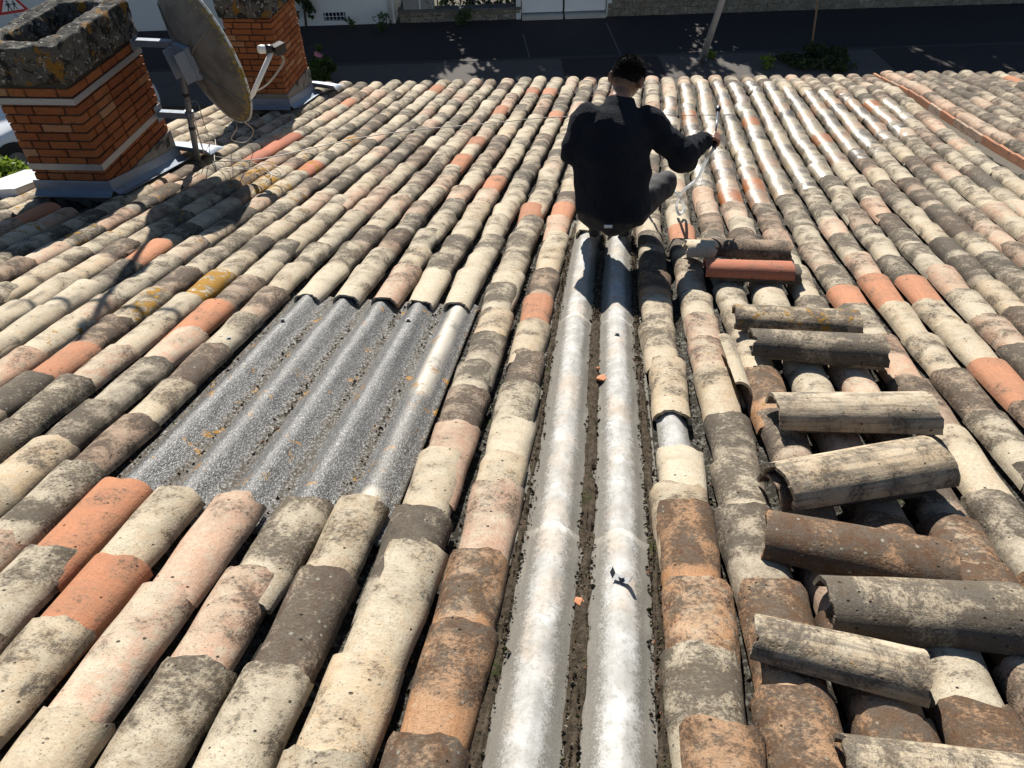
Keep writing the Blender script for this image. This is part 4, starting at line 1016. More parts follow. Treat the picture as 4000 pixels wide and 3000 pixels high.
# ------------------------------------------------------------------ leaves
def leaf_cloud(name, mat, pts, size, seed, parent=None, M=None):
    r = np.random.default_rng(seed); n = len(pts); V = np.zeros((n, 4, 3)); c = np.array(pts)
    u = r.normal(size=(n, 3)); u /= np.linalg.norm(u, axis=1)[:, None]; v = r.normal(size=(n, 3)); v -= u*(u*v).sum(1)[:, None]; v /= np.linalg.norm(v, axis=1)[:, None]
    s = size*r.uniform(.6, 1.3, (n, 1)); w = np.cross(u, v)*.18
    V[:, 0] = c-u*s; V[:, 1] = c-v*s*.5+w*s; V[:, 2] = c+u*s; V[:, 3] = c+v*s*.5+w*s
    me = bpy.data.meshes.new(name); me.from_pydata(V.reshape(-1, 3).tolist(), [], [(4*i, 4*i+1, 4*i+2, 4*i+3) for i in range(n)]); me.materials.append(mat)
    lc = np.repeat(r.random(n), 4); me.attributes.new('lc', 'FLOAT', 'POINT').data.foreach_set('value', lc)
    o = bpy.data.objects.new(name, me); link(o, parent, M); return o
def blob_pts(n, c, rad, seed, lumps=14):
    r = np.random.default_rng(seed); cs = r.normal(size=(lumps, 3)); cs /= np.linalg.norm(cs, axis=1)[:, None]; cs *= r.uniform(.35, .85, (lumps, 1)); rr = r.uniform(.22, .42, lumps)
    i = r.integers(0, lumps, n); d = r.normal(size=(n, 3)); d /= np.linalg.norm(d, axis=1)[:, None]; p = cs[i]+d*(rr[i]*r.uniform(.55, 1.05, n))[:, None]
    return np.array(c)+p*np.array(rad)
def tree(s, q_, h, rad, seed, label, n=5200):
    b = sq(s, q_); t = thing('garden_tree', b, label, 'tree', 'trees in the gardens across the street'); top = b+[0, 0, h-rad[2]]
    mb = MB().tube([b, b+[.05, .05, (h-rad[2])*.6], top], [.16, .13, .07], 8)
    r = random.Random(seed)
    for i in range(6):
        a = i*1.05+r.random(); mb.tube([b+[0, 0, (h-rad[2])*r.uniform(.6, .95)], top+[cos(a)*rad[0]*.35, sin(a)*rad[1]*.35, rad[2]*r.uniform(-.1, .3)], top+[cos(a)*rad[0]*.7, sin(a)*rad[1]*.7, rad[2]*r.uniform(0, .6)]], [.07, .045, .015], 6)
    mb.build('trunk', M_BARK, t); leaf_cloud('crown', M_LEAF, blob_pts(n, top, rad, seed, 20), .19, seed, t)
trees = [(-1.6, 3.0, 7.0, (2.2, 1.8, 2.9), 'leafy tree behind the wall beside the white house'), (2.4, 3.6, 7.0, (2.3, 1.8, 2.9), 'leafy tree behind the white gate'), (6.4, 2.8, 7.0, (2.3, 1.8, 3.0), 'rounder leafy tree behind the long wall near the gate'),
         (10.0, 3.0, 8.2, (2.7, 2.2, 3.6), 'tall leafy tree behind the long wall opposite the stake'), (14.2, 3.2, 8.4, (2.8, 2.2, 3.7), 'tallest leafy tree behind the far part of the long wall'), (18.5, 3.2, 8.2, (2.8, 2.2, 3.6), 'leafy tree near the far end of the long wall'), (8.0, 6.0, 9.5, (2.6, 2.2, 3.6), 'tall tree standing back in the garden opposite the stake'), (12.2, 6.5, 10.0, (2.8, 2.2, 4.0), 'broad tree standing back in the far garden'), (0.4, 6.0, 7.8, (2.4, 2.0, 2.8), 'tree standing back in the garden behind the gate')]
for i, (s_, q_, h, rad, lab) in enumerate(trees): tree(s_, q_, h, rad, 40+i, lab)
hd_ = leaf_cloud('garden_hedge', M_DLEAF, np.concatenate([np.array([sq(s_, 1.0+random.uniform(-.35, .35), random.uniform(.1, 2.4)) for s_ in np.random.default_rng(2).uniform(-2.4, 24, 9000)])]), .13, 3); tag(hd_, 'dense dark green hedge behind the wire fence', 'hedge')
# climbing shrub on the white wall, weeds, hollyhock, stake and its shrub
sb = (horiz(1205, 100, 0.)-np.array([*W0, 0]))[:2]@Tt
t = thing('wall_shrub', sq(sb, -.3), 'dark leafy shrub climbing the white wall beside the cellar window', 'shrub')
MB().tube([sq(sb, -.3), sq(sb+.1, -.25, 1.0), sq(sb-.1, -.2, 2.4)], [.04, .03, .015], 6).build('stem', M_BARK, t)
leaf_cloud('foliage', M_DLEAF, np.concatenate([blob_pts(900, sq(sb-.15, -.3, 2.2), (.75, .4, 1.3), 5), blob_pts(350, sq(sb+.05, -.3, .9), (.5, .3, .8), 6)]), .085, 5, t)
M_PINK = simple('pink_petal', (.50, .20, .30), .6, .2, 10, 0, 20, .001)
for uv, nm, lab, n, r_ in (((1810, 88), 'weed', 'round leafy weed at the foot of the rubble wall', 160, .28), ((1500, 112), 'weed', 'leafy weeds beside the white downpipe foot', 140, .3), ((1370, 102), 'weed', 'small weed at the foot of the white wall', 60, .16), ((2775, 226), 'weed', 'bright small weed at the lamp post foot', 90, .12), ((2990, 262), 'weed', 'bright low weeds on the pavement between post and stake', 110, .2)):
    p = horiz(*uv, .1); o = leaf_cloud('weed', M_HEDGE if uv[1] > 200 else M_LEAF, blob_pts(n, (p[0], p[1], .1+r_*.6), (r_, r_, r_*.9), n), .055, n); tag(o, lab, 'weed')
p = horiz(1268, 322, .09); t = thing('hollyhock', p, 'tall pink hollyhock with dark leaves on the pavement', 'flower')
pt = vert(p, 160); MB().tube([p, (p+pt)/2+[.02, 0, 0], pt], [.014, .011, .006], 6).build('stem', M_LEAF, t)
leaf_cloud('leaf_clump', M_LEAF, np.concatenate([blob_pts(420, p+[0, 0, .35], (.42, .4, .42), 8), np.array([p+(pt-p)*f+np.random.default_rng(int(f*99)).normal(size=3)*.05 for f in np.linspace(.3, .95, 40)])]), .085, 9, t)
for f, dx in ((.66, .06), (.72, -.03), (.69, .02)):
    c = p+(pt-p)*f+np.array([dx, -.05, 0]); mb = MB()
    for i in range(6):
        a = i*pi/3; mb.add([c, c+[cos(a)*.06, -.02, sin(a)*.06], c+[cos(a+.5)*.075, -.03, sin(a+.5)*.075], c+[cos(a+1)*.06, -.02, sin(a+1)*.06]], [(0, 1, 2, 3)])
    mb.build('bloom', M_PINK, t)
pb = horiz(2743, 233, .09); ptop = pb+np.array([0, 0, 4.5]); q2_ = horiz(2801, 0, 2.6)
lean = unit(np.array([q2_[0]-pb[0], q2_[1]-pb[1], 2.51])); lean = unit(np.array([lean[0]*.6, min(lean[1], .03), lean[2]]))
t = thing('lamp_post', pb, 'grey steel lamp post standing at the pavement edge', 'post')
MB().tube([pb, pb+lean*1.2, pb+lean*6.5], [.085, .08, .055], 12).build('pole', M_STEEL, t); MB().tube([pb, pb+[0, 0, .03]], .13, 12).build('base_plate', M_STEEL, t)
e_ = pb+lean*6.5; MB().tube([e_, e_+[-.1, -.5, .25], e_+[-.2, -1.1, .3]], [.05, .04, .035], 8).build('arm', M_STEEL, t); MB().loft([[e_+np.array([-.2, -1.1, .3])+np.array([x*w_, -y, z*w_]) for x, z in ((-.1, 0), (-.06, .06), (.06, .06), (.1, 0), (.06, -.03), (-.06, -.03))] for y, w_ in ((0, .5), (.15, 1), (.5, 1), (.6, .4))]).build('lamp_head', M_STEEL, t)
pb = horiz(3166, 215, .09); q2_ = horiz(3196, 0, 2.2); ln_ = unit(np.array([(q2_-pb)[0]*.3, 0.02, 2.1]))
tag(MB().tube([pb-ln_*.1, pb+ln_*1.2, pb+ln_*2.6], [.03, .028, .022], 8).build('wooden_stake', M_WOODP), 'thin wooden stake rising from a dark shrub on the pavement', 'stake')
o = leaf_cloud('stake_shrub', M_DLEAF, np.concatenate([blob_pts(1300, pb+[.05, -.5, .15], (.85, .7, .25), 12), blob_pts(400, pb+[.3, -.9, .12], (.6, .4, .2), 13)]), .07, 12); tag(o, 'low dark spreading shrub around the wooden stake', 'shrub')

# ------------------------------------------------------------------ hedge, car and road sign on the left
hp_ = horiz(70, 705, 1.2); o = leaf_cloud('yard_hedge', M_HEDGE, np.concatenate([blob_pts(2600, hp_+[-.3, .1, -.45], (1.1, .8, .75), 31, 22), blob_pts(700, hp_+[.8, .4, -.6], (.8, .7, .6), 32)]), .085, 31); tag(o, 'bright yellow-green hedge beside the house, in front of the white car', 'hedge')
M_CARP = simple('white_car_paint', (.74, .76, .78), .18, .02, 2, 0, 20, .001, 0, .6); M_CARP.node_tree.nodes['Principled BSDF'].inputs['Coat Weight'].default_value = .6
M_GLASS = simple('car_glass', (.012, .015, .018), .06, .1, 3, 0, 20, .001); M_TYRE = simple('tyre_rubber', (.014, .014, .014), .8, .2, 20, .2, 60, .002); M_ALLOY = simple('alloy_wheel', (.30, .31, .32), .35, .1, 10, 0, 30, .001, .8); M_LAMP = simple('headlight_glass', (.45, .48, .50), .08, .1, 6, 0, 20, .001)
cw = horiz(66, 628, .31); cdv = unit([.56, .83, 0]); cside = np.array([cdv[1], -cdv[0], 0])      # length axis front->rear, side facing the camera
car = thing('parked_car', cw+cdv*1.3-cside*.8, 'white hatchback car parked behind the yellow-green hedge', 'car')
MC_ = frame(cdv, -cside, np.array([0, 0, 1.]), np.array([*(cw+cdv*1.25-cside*.76)[:2], 0]))
st_ = [(-2.02, .52, .34, .60, .50, .62), (-1.95, .70, .24, .70, .62, .74), (-1.6, .80, .20, .80, .66, .86), (-1.0, .85, .19, .88, .68, .97), (-.72, .86, .19, .91, .66, 1.02), (-.15, .86, .19, .93, .58, 1.38), (.35, .86, .19, .94, .57, 1.47), (1.1, .86, .19, .95, .56, 1.44), (1.7, .84, .22, .97, .54, 1.28), (2.0, .76, .30, .90, .55, 1.0), (2.06, .62, .38, .72, .5, .78)]
rings = []
for x, wl, zs_, zb_, wr, zr_ in st_:
    pr_ = [(-wl*.94, zs_), (-wl, (zs_+zb_)*.5), (-wl*.985, zb_), (-wr, zr_-.04), (-wr*.72, zr_), (wr*.72, zr_), (wr, zr_-.04), (wl*.985, zb_), (wl, (zs_+zb_)*.5), (wl*.94, zs_)]
    rings.append([np.array(MC_ @ Vector((x, y, z))) for y, z in pr_])
body = MB().loft(rings).build('body', M_CARP, car); fix_normals(body); ss = body.modifiers.new('s', 'SUBSURF'); ss.levels = 2; ss.render_levels = 2
cl = lambda x, y, z: np.array(MC_ @ Vector((x, y, z)))
for y_, s_ in ((-.80, -1), (.80, 1)):
    f = MB().prism([cl(-.50, s_*.845, .97), cl(.10, s_*.715, 1.31), cl(.45, s_*.70, 1.35), cl(.45, s_*.845, .98)], np.array(MC_.to_3x3() @ Vector((0, s_*.02, 0)))); fix_normals(f.build('side_window', M_GLASS, car))
    f = MB().prism([cl(.52, s_*.845, .98), cl(.52, s_*.70, 1.35), cl(1.15, s_*.69, 1.31), cl(1.5, s_*.83, 1.02)], np.array(MC_.to_3x3() @ Vector((0, s_*.02, 0)))); fix_normals(f.build('side_window', M_GLASS, car))
    for x in (-1.25, 1.3):
        ctr = cl(x, s_*.80, .31); ax = np.array(MC_.to_3x3() @ Vector((0, s_, 0)))
        MB().tube([ctr-ax*.10, ctr+ax*.056], .40, 24).build('wheel_arch', M_BLACK, car)
        wl_ = MB().tube([ctr-ax*.08, ctr+ax*.05, ctr+ax*.068], [.315, .315, .29], 24).build('wheel', M_TYRE, car)
        rm_ = MB().tube([ctr+ax*.05, ctr+ax*.072], .20, 20); rm_.build('rim', M_ALLOY, wl_)
        for i in range(7): a_ = i*2*pi/7; MB().box((-.02, -.0, 0), (.02, .19, .012), frame(np.array(MC_.to_3x3() @ Vector((cos(a_), 0, sin(a_)))), np.array(MC_.to_3x3() @ Vector((-sin(a_), 0, cos(a_)))), ax, ctr+ax*.073)).build('spoke', M_ALLOY, wl_)
    m_ = cl(-.42, s_*.95, 1.0); MB().loft([[m_+np.array(MC_.to_3x3() @ Vector((x*q_, s_*y, z*q_))) for x, z in ((-.05, -.05), (.05, -.05), (.06, .03), (0, .07), (-.05, .04))] for y, q_ in ((-.11, .5), (-.05, 1), (.06, 1), (.09, .6))]).build('mirror', M_BLACK, car)
    f = MB().prism([cl(-1.93, s_*.66, .60), cl(-1.55, s_*.80, .68), cl(-1.50, s_*.80, .80), cl(-1.85, s_*.62, .72)], np.array(MC_.to_3x3() @ Vector((-.02, s_*.03, .012)))); fix_normals(f.build('headlight', M_LAMP, car))
    for xx in (-.52, .48): MB().prism([cl(xx, s_*.866, .28), cl(xx+.012, s_*.866, .28), cl(xx+.012, s_*.862, .90), cl(xx, s_*.862, .90)], np.array(MC_.to_3x3() @ Vector((0, s_*.006, 0)))).build('door_gap', M_BLACK, car)
f = MB().prism([cl(-.74, -.60, 1.03), cl(-.74, .60, 1.03), cl(-.20, .53, 1.36), cl(-.20, -.53, 1.36)], np.array(MC_.to_3x3() @ Vector((-.02, 0, .025)))); fix_normals(f.build('windscreen', M_GLASS, car))
# school-children warning sign, seen almost edge on past the chimney cap
sp = horiz(40, 14, 1.95); sn = unit([.62, -.78, 0]); sx = np.array([-sn[1], sn[0], 0]); 
sg = thing('road_sign', (sp[0], sp[1], 0), 'red-bordered triangular school-children warning sign on a pole', 'sign')
MB().tube([(sp[0], sp[1], 0), (sp[0], sp[1], 2.4)], .03, 10).build('pole', M_STEEL, sg)
def tri(r, off, th, name, mat):
    c = sp+sn*off; return fix_normals(MB().prism([c+sx*r*cos(a)+np.array([0, 0, r*sin(a)]) for a in (pi/2, pi/2+2*pi/3, pi/2+4*pi/3)], sn*th).build(name, mat, sg))
M_SRED = simple('sign_red', (.50, .03, .03), .4, .05, 5, 0, 20, .001); M_SWH = simple('sign_white', (.75, .75, .73), .4, .04, 5, 0, 20, .001)
tri(.42, .032, .012, 'back_plate', M_SWH); tri(.40, .0445, .003, 'border', M_SRED); tri(.28, .048, .003, 'face', M_SWH)
for dx, hs in ((-.055, .8), (.07, .68)):
    c = sp+sn*.0515; P_ = lambda x, z: c+sx*(dx+x*hs)+np.array([0, 0, z*hs-.04])
    mb = MB()
    mb.prism([P_(.03*cos(a), .13+.03*sin(a)) for a in np.linspace(0, 2*pi, 10, endpoint=False)], sn*.002)
    mb.prism([P_(-.03, .09), P_(.035, .09), P_(.025, -.02), P_(-.03, -.02)], sn*.002)
    for l in ([(-.03, -.02), (-.005, -.02), (-.05, -.13), (-.075, -.12)], [(.0, -.02), (.025, -.02), (.065, -.12), (.04, -.13)], [(-.03, .085), (-.02, .065), (-.075, .015), (-.085, .03)], [(.035, .085), (.02, .065), (.07, .01), (.08, .03)]): mb.prism([P_(*x) for x in l], sn*.002)
    fix_normals(mb.build('child_symbol', M_BLACK, sg))
# ------------------------------------------------------------------ the worker, squatting on the white ribs
def fuse(mb, voxel, smooth=4, fac=.5):
    "one closed skin round overlapping shapes"
    me = mb.mesh('tmp', []) ; o = bpy.data.objects.new('tmp', me); COL.objects.link(o)
    r = o.modifiers.new('r', 'REMESH'); r.mode = 'VOXEL'; r.voxel_size = voxel; r.use_smooth_shade = True
    s = o.modifiers.new('s', 'SMOOTH'); s.iterations = smooth; s.factor = fac
    dg = bpy.context.evaluated_depsgraph_get(); res = bpy.data.meshes.new_from_object(o.evaluated_get(dg))
    bpy.data.objects.remove(o); bpy.data.meshes.remove(me); res.materials.clear()
    for p in res.polygons: p.use_smooth = True
    return res
def ball(mb, c, X, Y, Z, n=16, fn=None):
    rings = []
    for i in range(1, n):
        th = pi*i/n; ring = []
        for j in range(n*2):
            ph = pi*j/n; d = np.array([sin(th)*cos(ph), sin(th)*sin(ph), cos(th)])
            if fn: d = fn(d)
            ring.append(np.asarray(c)+np.asarray(X)*d[0]+np.asarray(Y)*d[1]+np.asarray(Z)*d[2])
        rings.append(ring)
    return mb.loft(list(reversed(rings)))
def capsule(mb, p, q, r0, r1, seg=14):
    p, q = np.asarray(p, float), np.asarray(q, float); t = unit(q-p); pts = []; rad = []
    for a in (1., .8, .5, .0): pts.append(p-t*r0*sin(a*pi/2)*.98); rad.append(max(r0*cos(a*pi/2), r0*.12))
    for f in (.25, .5, .75): pts.append(p+(q-p)*f); rad.append(r0+(r1-r0)*f)
    for a in (0., .5, .8, 1.): pts.append(q+t*r1*sin(a*pi/2)*.98); rad.append(max(r1*cos(a*pi/2), r1*.12))
    return mb.tube(pts, rad, seg)
heelL, heelR = rw(*roof(2322, 922, .085), .085), rw(*roof(2436, 922, .085), .085)
person = thing('person', (heelL+heelR)/2, 'person in a black fleece jacket squatting on the white ribs and spraying tiles', 'person')
head_c = pd(2452, 306, 4.16); neck_b = pd(2412, 405, 4.12); shL, shR = pd(2288, 462, 4.10), pd(2528, 478, 4.13)
elL, wrL = pd(2232, 596, 4.14), pd(2330, 640, 4.42); elR, wrR = pd(2672, 612, 4.16), pd(2752, 540, 4.36)
hipL, hipR = pd(2335, 830, 4.24), pd(2450, 830, 4.25); knL, knR = pd(2292, 730, 4.62), pd(2600, 715, 4.50)
ankL, ankR = heelL+RD*.06+RN*.07, heelR+RD*.06+RN*.07
hv = np.array([CF[0], CF[1], 0]); hv = unit(hv); rgt = np.array([hv[1], -hv[0], 0]); zup = np.array([0, 0, 1.])
# head frame: turned to the right and bent down
yawh, pit = radians(34), radians(24)
fh = unit((hv*cos(yawh)+rgt*sin(yawh))*cos(pit)-zup*sin(pit)); sh_ = unit(np.cross(fh, zup)); uh = np.cross(sh_, fh)
def headfn(d):
    x, y, z = d
    w = 1.0
    if z < -.15: w = 1-.34*min(1, (-.15-z)/.85)
    yy = y*(1.0 if y > 0 else 1.06); 
    if z < -.35 and y < 0: yy *= 1-.45*min(1, (-.35-z)/.5)
    if y > .75 and abs(x) < .22 and -.25 < z < .1: yy += .16*(1-abs(x)/.22)*(1-abs(z+.1)/.2 if abs(z+.1) < .2 else 0)
    if y > .6 and .0 < z < .25 and .2 < abs(x) < .6: yy -= .05
    return (x*w, yy, z*(1.0 if z > 0 else 1.12))
body = MB()
ball(body, head_c, sh_*.083, fh*.102, uh*.114, 18, headfn)
for s_ in (-1, 1):
    ec = head_c+sh_*s_*.083-fh*.008-uh*.008
    ball(body, ec, sh_*.012*1., (fh*.85-sh_*s_*.5)*.020, uh*.033, 8); ball(body, ec+sh_*s_*.012-fh*.008, sh_*.008, (fh*.6-sh_*s_*.7)*.024, uh*.037, 8)
ball(body, head_c+fh*.088-uh*.052, sh_*.028, fh*.016, uh*.012, 8)          # lips
capsule(body, head_c-uh*.06-fh*.028, neck_b, .056, .066)
sp1, sp2 = pd(2392, 600, 4.16), pd(2395, 820, 4.22)
capsule(body, neck_b-[0, 0, .05], sp1, .09, .11); capsule(body, sp1, sp2, .11, .12)
capsule(body, shL, shR, .05, .05)
for a_, b_, c_ in ((shL, elL, wrL), (shR, elR, wrR)): capsule(body, a_, b_, .042, .038); capsule(body, b_, c_, .038, .027)
for a_, b_, c_ in ((hipL, knL, ankL), (hipR, knR, ankR)): capsule(body, sp2, a_, .08, .075); capsule(body, a_, b_, .07, .05); capsule(body, b_, c_, .045, .034)
# right hand closed round the lance, left hand resting on the knee
grip0, grip1 = pd(2790, 572, 4.37), pd(2806, 420, 4.62); la = unit(grip1-grip0)
hc = grip0+la*.055
out = unit(wrR-hc-la*((wrR-hc)@la)); sd2 = np.cross(la, out)
def fist(bodymb, hc, la, out, sd2, wrist, thumb=1):
    pc = hc+out*.030
    ball(bodymb, pc, la*.040, sd2*.034, out*.016, 10); capsule(bodymb, wrist, pc, .027, .026)
    for i, (o_, ln) in enumerate(((.030, .9), (.010, 1.), (-.011, .95), (-.030, .8))):
        k0 = hc+la*o_+out*.030+sd2*.030*thumb; k1 = hc+la*o_+sd2*.030*thumb-out*.010*ln; k2 = hc+la*(o_*.95)-out*.028*ln+sd2*.006*thumb; k3 = hc+la*(o_*.92)-out*.020*ln-sd2*.016*thumb
        capsule(bodymb, k0, k1, .0098, .0092, 8); capsule(bodymb, k1, k2, .0092, .0086, 8); capsule(bodymb, k2, k3, .0086, .0076, 8)
    t0 = pc+la*.030-sd2*.020*thumb; t1 = hc+la*.048-sd2*.026*thumb+out*.004; t2 = hc+la*.046-sd2*.012*thumb-out*.020
    capsule(bodymb, t0, t1, .0125, .0105, 8); capsule(bodymb, t1, t2, .0105, .0085, 8)
fist(body, hc, la, out, sd2, wrR)
lk = unit(knL-wrL); hl = wrL+lk*.07; ball(body, hl, lk*.05, np.cross(lk, zup)*.038, zup*.016, 10); capsule(body, wrL, hl, .027, .028)
for i in range(4):
    o_ = np.cross(lk, zup)*(-.03+.02*i); m_ = hl+o_+lk*.07+zup*.006; capsule(body, hl+o_+lk*.03, m_, .0098, .009, 8); capsule(body, m_, m_+lk*(.022+.006*(i in (1, 2)))-zup*.03, .009, .0075, 8)
capsule(body, hl+np.cross(lk, zup)*.03, hl+np.cross(lk, zup)*.058+lk*.045, .012, .009, 8)
M_SKIN = None
t = NT('skin'); p = t.obj(); n = t.noise(p, 30, 4); n2 = t.noise(p, 220, 3); st_a = t.attr('stub_shade').outputs['Fac']
c = t.mix(n, (.30, .145, .085), (.38, .19, .12)); c = t.mix(t.math('MULTIPLY', st_a, t.math('ADD', .75, t.math('MULTIPLY', n2, .3))), c, (.035, .026, .022))
M_SKIN = t.fin(c, .5, t.bump(n2, .12, .002), spec=.4); t.p.inputs['Subsurface Weight'].default_value = .08; t.p.inputs['Subsurface Radius'].default_value = (.01, .004, .002)
me = fuse(body, .0062, 3, .5); me.materials.append(M_SKIN)
vv = np.zeros(len(me.vertices)*3); me.vertices.foreach_get('co', vv); vv = vv.reshape(-1, 3)-head_c
lz = vv@uh; ly = vv@fh; lx = vv@sh_
nearh = (np.abs(lz) < .14) & (np.abs(ly) < .13) & (np.abs(lx) < .088)
st_v = np.where(nearh, np.clip((lz+.15-.1*np.clip(-ly, -.05, .1))/.15, 0, 1), 0)*np.where(ly > .055, 0, 1)  # stubble fade, widened and darkened to paint in the shade on the nape
beard = nearh & (ly > .01) & (lz < -.045) & (lz > -.14); st_v = np.where(beard, np.maximum(st_v, .55), st_v)
me.attributes.new('stub_shade', 'FLOAT', 'POINT').data.foreach_set('value', st_v)
bo = bpy.data.objects.new('body', me); link(bo, person)
# hair
M_HAIR = simple('short_black_hair', (.0035, .003, .0028), .7, .5, 60, .6, 260, .004, 0, .15)
hm = MB(); rings = []
nh = 26
for i in range(1, nh):
    th = pi*.56*i/(nh-1); ring = []
    for j in range(44):
        ph = 2*pi*j/44; d = headfn((sin(th)*cos(ph), sin(th)*sin(ph), cos(th)))
        front = sin(ph) > .75
        up_ = 1.045+.04*mnoise.noise(Vector((d[0]*9, d[1]*9, d[2]*9)))+.02*mnoise.noise(Vector((d[0]*30, d[1]*30, d[2]*30)))
        f = max(0, (th-pi*.30)/(pi*.26)); up_ = up_*(1-min(1, f))+.985*min(1, f) if f > 0 else up_
        ring.append(head_c+sh_*.083*d[0]*up_+fh*.102*d[1]*up_+uh*.114*d[2]*up_)
    rings.append(ring)
hm.loft(list(reversed(rings)), True, True); ho = hm.build('hair', M_HAIR, person); fix_normals(ho)
# short strands so that the hair reads as hair
qr = np.random.default_rng(4); V_ = []; F_ = []
for i in range(9000):
    ph = qr.uniform(0, 2*pi); th = np.arccos(1-qr.random()*(1-cos(pi*.60)))
    fade = max(0., min(1., (pi*.60-th)/(pi*.22)))
    if qr.random() > .25+.75*fade: continue
    d = np.array(headfn((sin(th)*cos(ph), sin(th)*sin(ph), cos(th)))); base = head_c+(sh_*.083*d[0]+fh*.102*d[1]+uh*.114*d[2])*(1.0+.05*fade)
    nrm = unit(sh_*d[0]/.083+fh*d[1]/.102+uh*d[2]/.114); dr = unit(nrm+qr.normal(size=3)*.35+fh*.45*fade+uh*.1); ln = .003+.015*fade*qr.uniform(.5, 1.1); sd_ = unit(np.cross(dr, qr.normal(size=3)))*.0011
    n_ = len(V_); V_ += [base-sd_, base+sd_, base+dr*ln]; F_.append((n_, n_+1, n_+2))
MB().add(V_, F_).build('hair_strands', M_HAIR, person)
# jacket
lat = unit(CR-.0*CF); spine_dn = unit(sp2-neck_b)
def ering(c, a, b, tw=0., n=28, drop=0.):
    f_ = unit(np.cross(zup, lat)); dn = unit(sp2-neck_b); f_ = unit(f_-dn*(f_@dn)); l_ = unit(lat-dn*(lat@dn))
    return [np.asarray(c)+l_*a*cos(t_)*(1+.06*cos(2*t_)**2)+f_*b*sin(t_)-zup*drop*abs(cos(t_))**2 for t_ in np.linspace(0, 2*pi, n, endpoint=False)]
jm = MB()
R_ = [ering(pd(2395, 884, 4.20), .165, .150, drop=-.07), ering(pd(2395, 850, 4.195), .200, .168, drop=-.03), ering(pd(2395, 800, 4.19), .207, .170), ering(pd(2388, 720, 4.17), .205, .160), ering(pd(2386, 640, 4.14), .210, .150), ering(pd(2386, 560, 4.12), .215, .140), ering(pd(2392, 500, 4.11), .208, .125), ering(pd(2400, 455, 4.115), .170, .105), ering(pd(2410, 425, 4.12), .110, .085), ering(pd(2418, 402, 4.125), .080, .076), ering(pd(2424, 384, 4.13), .076, .074)]
jm.loft(R_)
capsule(jm, pd(2300, 470, 4.10), pd(2516, 486, 4.13), .075, .078)
capsule(jm, shL, elL, .082, .072); capsule(jm, elL, wrL-(wrL-elL)*.12, .070, .050)
capsule(jm, shR, elR, .088, .078); capsule(jm, elR, wrR-(wrR-elR)*.02, .076, .050)
ball(jm, elR+[0, 0, -.03], CR*.085, CF*.075, CU*.062, 10)
jme = fuse(jm, .011, 6, .5)
vv = np.zeros(len(jme.vertices)*3); jme.vertices.foreach_get('co', vv); vv = vv.reshape(-1, 3); nn = np.zeros(len(jme.vertices)*3); jme.vertices.foreach_get('normal', nn); nn = nn.reshape(-1, 3)
def segd(P, a, b):
    ab = b-a; t_ = np.clip(((P-a)@ab)/(ab@ab), 0, 1); return np.linalg.norm(P-(a+t_[:, None]*ab), axis=1), t_
dA, tA = segd(vv, elR, wrR); dB, tB = segd(vv, shR, elR)
fold = np.array([mnoise.noise(Vector(v*np.array([7, 7, 11]))) for v in vv])*.022+np.array([mnoise.noise(Vector(v*26.)) for v in vv])*.004
arm = np.exp(-(dA/.10)**2)*np.sin(tA*21)*.0085+np.exp(-(dB/.1)**2)*np.sin(tB*15)*.006*(tB > .5)
vv = vv+nn*(fold+arm)[:, None]; jme.vertices.foreach_set('co', vv.ravel()); jme.update()
t = NT('black_fleece'); p = t.obj(); n = t.noise(p, 230, 3, .7); n2 = t.noise(p, 60, 4, .7); n3 = t.n('TexVoronoi', {'Vector': p, 'Scale': 190.}).outputs['Distance']
c = t.mix(n, (.0025, .0027, .004), (.014, .0145, .019))
M_FLEECE = t.fin(c, .95, t.bump(t.math('ADD', n3, t.math('MULTIPLY', n2, 1.6)), 1.0, .014), spec=.15); t.p.inputs['Sheen Weight'].default_value = .10; t.p.inputs['Sheen Roughness'].default_value = .5; t.p.inputs['Sheen Tint'].default_value = (.5, .6, .8, 1)
jme.materials.append(M_FLEECE); jo = bpy.data.objects.new('jacket', jme); link(jo, person); jo['label'] = 'black fleece jacket with raised collar'
# trousers
tm = MB(); capsule(tm, hipL+[0, 0, .02], hipR+[0, 0, .02], .125, .125); capsule(tm, sp2, sp2+(sp1-sp2)*.2, .15, .15)
for a_, b_, c_ in ((hipL, knL, ankL), (hipR, knR, ankR)): capsule(tm, a_, b_, .105, .078); capsule(tm, b_, c_, .074, .060)
tme = fuse(tm, .012, 5, .5)
vv = np.zeros(len(tme.vertices)*3); tme.vertices.foreach_get('co', vv); vv = vv.reshape(-1, 3); nn = np.zeros(len(tme.vertices)*3); tme.vertices.foreach_get('normal', nn); nn = nn.reshape(-1, 3)
vv = vv+nn*(np.array([mnoise.noise(Vector(v*np.array([16, 16, 24]))) for v in vv])*.010)[:, None]; tme.vertices.foreach_set('co', vv.ravel()); tme.update()
tme.materials.append(simple('dark_grey_jeans', (.022, .022, .025), .85, .35, 18, .4, 300, .002, dirt=(.06, .06, .064), dscale=9, dlo=.55, dhi=.75)); link(bpy.data.objects.new('trousers', tme), person)
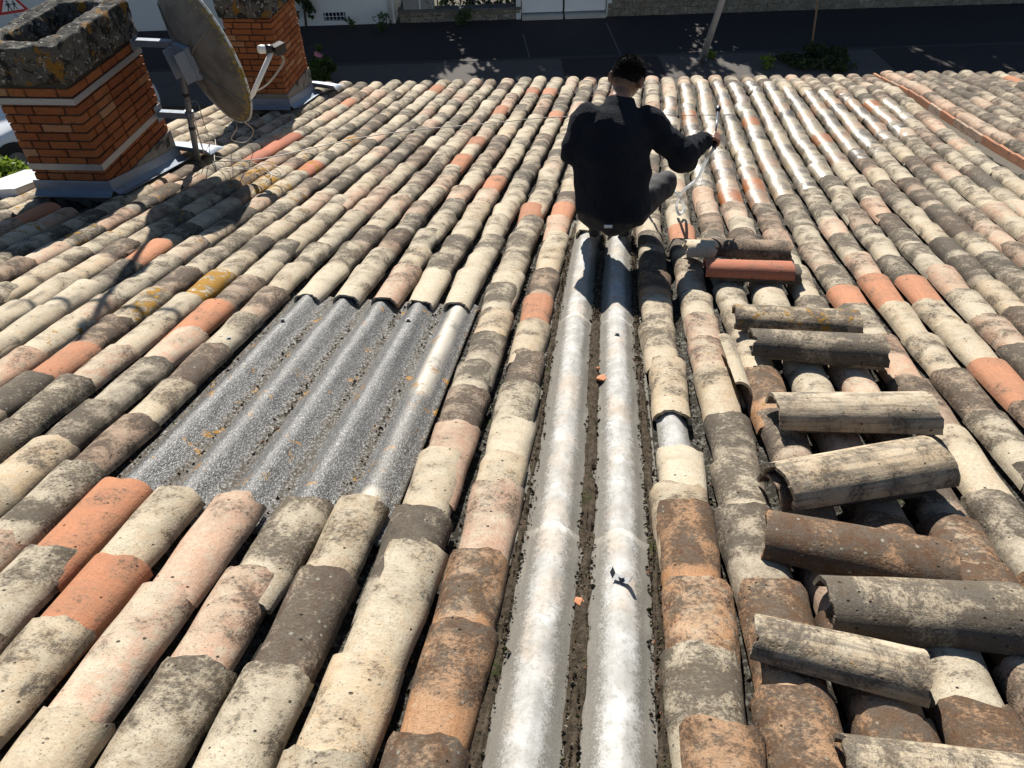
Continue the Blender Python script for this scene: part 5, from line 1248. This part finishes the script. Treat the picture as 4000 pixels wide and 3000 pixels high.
# shoes and a strip of shirt
M_SHOE = simple('dark_shoe', (.016, .016, .018), .6, .3, 20, .2, 80, .002)
for h_, yw in ((heelL, .0), (heelR, .06)):
    X_, Y_ = RX*cos(yw)+RD*sin(yw)*-1, RD*cos(yw)+RX*sin(yw); rr = []
    for y, w_, hh in ((-.03, .026, .05), (-.015, .036, .085), (.04, .040, .095), (.09, .042, .085), (.15, .048, .060), (.21, .047, .046), (.25, .036, .036), (.268, .018, .026)):
        rr.append([h_+Y_*y+X_*w_*cx+RN*(.0+hh*cz) for cx, cz in ((-1, 0), (-1.02, .3), (-.8, .75), (-.3, 1), (.3, 1), (.8, .75), (1.02, .3), (1, 0))])
    so_ = MB().loft(rr).build('shoe', M_SHOE, person); fix_normals(so_); m_ = so_.modifiers.new('s', 'SUBSURF'); m_.levels = 1; m_.render_levels = 2
rr = []
for u_ in np.linspace(2360, 2392, 6): rr.append([pd(u_, 880, 4.04), pd(u_, 887, 4.05), pd(u_, 892, 4.07)])
sh2 = MB().loft(rr, True, False, False).build('shirt_hem', simple('white_cotton', (.62, .65, .70), .9, .05, 10), person); sh2.modifiers.new('s', 'SOLIDIFY').thickness = .004

# ------------------------------------------------------------------ the spray lance with its hose, held in the hand
lance = thing('spray_lance', grip0, 'slim dark spray lance with a clear white hose held in the right hand', 'spray lance')
MB().tube([grip0-la*.02, grip0+la*.03, grip0+la*.10, grip0+la*.13], [.013, .015, .014, .010], 10).build('grip', M_BLACK, lance)
MB().tube([grip0+la*.12, grip1-la*.035], .0055, 8).build('tube', simple('lance_tube', (.10, .13, .18), .3, .1, 10, 0, 30, .001, .3), lance)
MB().tube([grip1-la*.045, grip1-la*.03, grip1-la*.005, grip1+la*.008], [.009, .016, .018, .011], 10).build('nozzle', M_BLACK, lance)
t = NT('clear_hose'); t.fin((.78, .80, .80), .4, spec=.4); tr = t.n('BsdfTranslucent', {'Color': (.85, .87, .87)}); mx = t.n('MixShader', {0: .5, 1: t.p.outputs[0], 2: tr.outputs[0]}); t.t.links.new(mx.outputs[0], t.out.inputs[0]); M_HOSE = t.m
hp2 = [grip0-la*.02, pd(2775, 600, 4.36), pd(2752, 640, 4.42), pd(2722, 700, 4.50), pd(2668, 748, 4.52), roofP(2643, 800, .17), roofP(2653, 838, .135), roofP(2672, 815, .15), pd(2655, 768, 4.62), pd(2615, 735, 4.66), pd(2560, 720, 4.7), roofP(2480, 740, .12), roofP(2440, 700, .12)]
MB().tube(spline(hp2, 8), .009, 8).build('hose', M_HOSE, lance)
